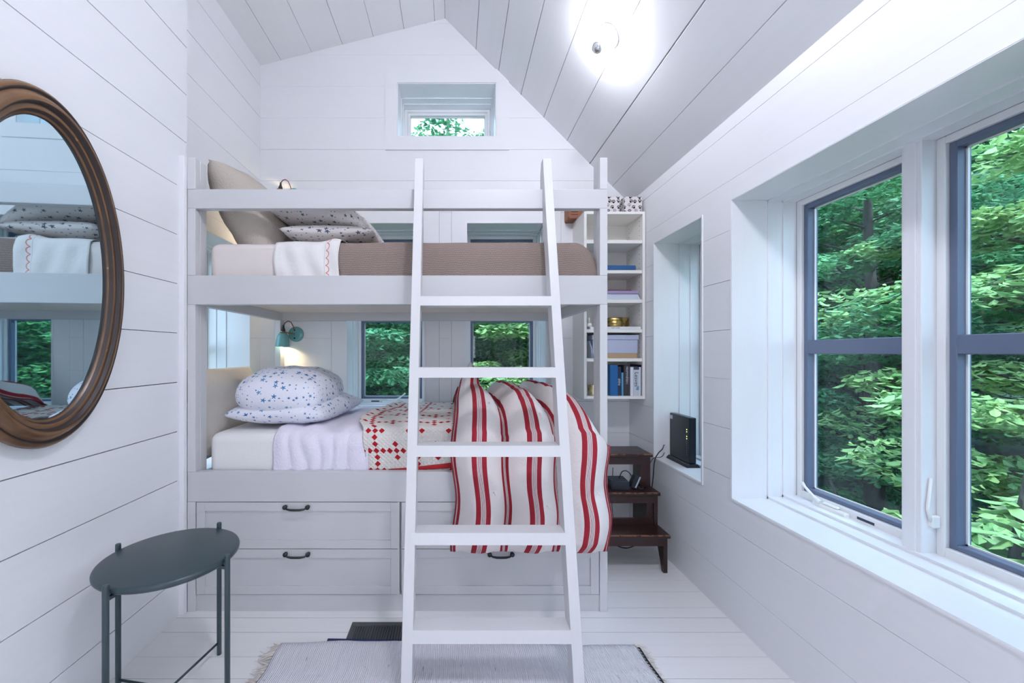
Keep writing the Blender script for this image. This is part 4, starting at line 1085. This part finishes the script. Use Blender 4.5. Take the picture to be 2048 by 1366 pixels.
# ------------------------------------------------------------------ outdoors
gm = MB()
def gz(x, y): return -2.2+.07*max(0, x-2)+.10*max(0, y-4)+.7*max(0, y-11)+.30*max(0, x-11)+.25*nz(x*.3, y*.3, 2)
gm.grid(lambda u, v: Vector((-22+50*u, -12+46*v, gz(-22+50*u, -12+46*v))), 60, 60)
obj('ground', gm, 'soil', kind='structure')
def leaf_mesh(name, centers, n, size, rnd, flat=.55, droop=.3):
    vs, fs = [], []
    for k in range(n):
        c, r = centers[rnd.randrange(len(centers))]
        while True:
            d = Vector((rnd.uniform(-1, 1), rnd.uniform(-1, 1), rnd.uniform(-1, 1)))
            if d.length < 1: break
        d = d.normalized()*(d.length**.45)
        p = c+Vector((d.x*r, d.y*r, d.z*r*flat))
        a = rnd.uniform(0, 6.283); s = size*rnd.uniform(.6, 1.3)
        t = Vector((math.cos(a), math.sin(a), rnd.uniform(-.7, .15))).normalized()
        b = t.cross(Vector((rnd.uniform(-.5, .5), rnd.uniform(-.5, .5), 1))).normalized(); nn = b.cross(t)*s*.10
        i = len(vs)
        vs += [p, p+t*s*.28+b*s*.24-nn, p+t*s*.68+b*s*.19-nn, p+t*s, p+t*s*.68-b*s*.19-nn, p+t*s*.28-b*s*.24-nn]; fs += [(i, i+1, i+2, i+3), (i, i+3, i+4, i+5)]
    me = bpy.data.meshes.new(name); me.from_pydata([tuple(v) for v in vs], [], fs)
    return me
def tree(base, h, spread, n, size, label, leafm, seed, lean=(0, 0), clumps=34, low=.25, group='trees outside', flat=.4):
    rnd = random.Random(seed); root = thing('tree', base, label, 'tree', group)
    b = Vector(base); top = b+Vector((lean[0], lean[1], h*.9)); r0 = .045+h*.012
    def tr(t): return b+(top-b)*t+Vector((.15*nz(t*3, seed), .15*nz(t*3, seed+9), 0))
    mb = MB(); mb.tube([tr(k/8) for k in range(9)], [r0*(1-.8*k/8) for k in range(9)], 8); obj('trunk', mb, 'bark', root)
    cs = []; mb = MB()
    for k in range(clumps):
        t = low+(1-low)*((k+rnd.random())/clumps); a = k*2.4+rnd.random()
        rr = spread*math.sqrt(max(.08, 1-((t-.5)/.62)**2))*rnd.uniform(.55, 1.0)
        s = tr(t*.86); e = s+Vector((math.cos(a)*rr, math.sin(a)*rr, rr*rnd.uniform(-.05, .4)))
        mid = (s+e)*.5+Vector((0, 0, .12*rr))
        mb.tube([s, mid, e], [r0*.30*(1-t*.6), r0*.18*(1-t*.6), .006], 5, cap=False)
        cs += [(e, rnd.uniform(.35, .6)*spread*.42), (mid, .35*spread*.5)]
    obj('branches', mb, 'bark', root, kind='stuff')
    me = leaf_mesh('leaves', [(c-b, r) for c, r in cs], n, size, rnd, flat); me.materials.append(M[leafm])
    lo_ = bpy.data.objects.new('leaves', me); COL.objects.link(lo_); lo_.parent = root; lo_['kind'] = 'stuff'
    return root
T_ = [
 # right of the house, seen through the big windows
 ((5.4, 5.2, -2.0), 6.8, 2.0, 26000, .09, 'leafy tree filling the nearer pane of the large right window', 'leaf2', 21),
 ((5.2, 3.0, -2.0), 6.4, 1.9, 22000, .095, 'bright tree at the right edge of the large right window', 'leafy', 22),
 ((7.8, 7.6, -1.8), 8.5, 2.5, 22000, .12, 'tall tree seen beyond the left pane of the large right window', 'leaf', 23),
 ((8.2, 5.0, -1.8), 8.2, 2.4, 22000, .12, 'tall green tree far behind the right pane of the large right window', 'leaf2', 24),
 ((5.6, 8.2, -1.8), 7.4, 2.2, 20000, .11, 'tree seen through the narrow window above the router', 'leaf', 25),
 # behind the gable
 ((1.5, 7.9, -1.9), 5.4, 1.9, 16000, .13, 'bright leafy tree seen through the right gable window', 'leafy', 26),
 ((-1.9, 7.4, -1.9), 6.2, 2.1, 16000, .13, 'dark green tree seen through the left gable window', 'leaf2', 27),
 ((-.2, 9.6, -1.6), 9.6, 2.6, 28000, .11, 'tall tree behind the gable reaching above the attic window', 'leaf2', 28),
 ((3.4, 9.6, -1.7), 8.0, 2.5, 20000, .12, 'tree standing between the gable and right hand views', 'leaf', 29),
 ((-4.4, 9.6, -1.7), 8.0, 2.6, 14000, .13, 'tree at the far left behind the gable', 'leaf', 30),
 ((5.6, .2, -2.0), 7.5, 2.2, 9000, .14, 'leafy tree added right of the view to block daylight', 'leaf2', 34),  # unseen tree, added to dim the light on the window jambs
 ((6.2, -3.8, -2.0), 7.5, 2.3, 9000, .14, 'leafy tree added behind the camera on the right to block daylight', 'leaf', 35),  # likewise unseen and added as a light blocker
]
for b, h, sp, n, sz, lab, lm, sd in T_: tree(b, h, sp, n, sz, lab, lm, sd)
for k, (x, y, z, hh) in enumerate(((3.9, 3.4, -2.1, 1.9), (4.3, 4.6, -2.1, 2.1), (3.5, 5.3, -2.1, 1.7), (6.3, 6.2, -1.9, 2.2), (3.9, 7.0, -1.9, 2.0), (3.6, 2.3, -2.1, 1.6))):
    tree((x, y, z), hh, 1.0, 6500, .085, ('low leafy shrub outside the right windows, %s' % ('below the right pane', 'below the left pane near the mullion', 'just outside the left pane', 'far back at the tall tree', 'below the narrow window', 'nearest the house at the right edge')[k]), ('leaf2', 'leaf', 'leafy')[k % 3], 50+k, clumps=22, low=.05, group='shrubs outside', flat=.6)
# the wood on the slope behind
far = tree((10.6, 9.8, -1.6), 9.5, 3.0, 20000, .15, 'one of the look-alike tall trees on the wooded slope behind the nearer trees', 'leaf', 31, clumps=46, low=.08, group='wood on the slope')
for k, (x, y, z, a, q) in enumerate(((12.0, 5.6, -1.2, 1, 1), (8.2, 12.6, -.8, 2, 1), (4.6, 13.2, -.4, 3, .95), (1.2, 13.4, -.3, 4, 1), (-2.2, 12.8, -.6, 5, .95), (-5.8, 12.4, -.8, 6, 1), (13.0, 1.6, -.6, 2.5, 1), (13.4, 12.6, .9, .5, 1), (.0, 17.0, 2.0, 1.7, 1.1), (5.5, 17.5, 2.4, 3.3, 1.1))):
    c = far.copy(); COL.objects.link(c); c.location = (x, y, z-.3); c.rotation_euler = (0, 0, a); c.scale = (q, q, q)
    for ch in list(far.children):
        d = ch.copy(); COL.objects.link(d); d.parent = c
# near branches with large leaves outside the right window
tree((2.75, 2.25, -1.9), 3.0, .62, 700, .15, 'young sapling with large pale leaves close outside the large right window', 'leafy', 40, (.15, -.25), clumps=14, low=.55, group='saplings outside', flat=.7)
tree((2.9, 1.75, -1.9), 3.3, .60, 700, .14, 'young sapling just outside the right pane of the large right window', 'leafy', 41, (.2, .1), clumps=14, low=.5, group='saplings outside', flat=.7)
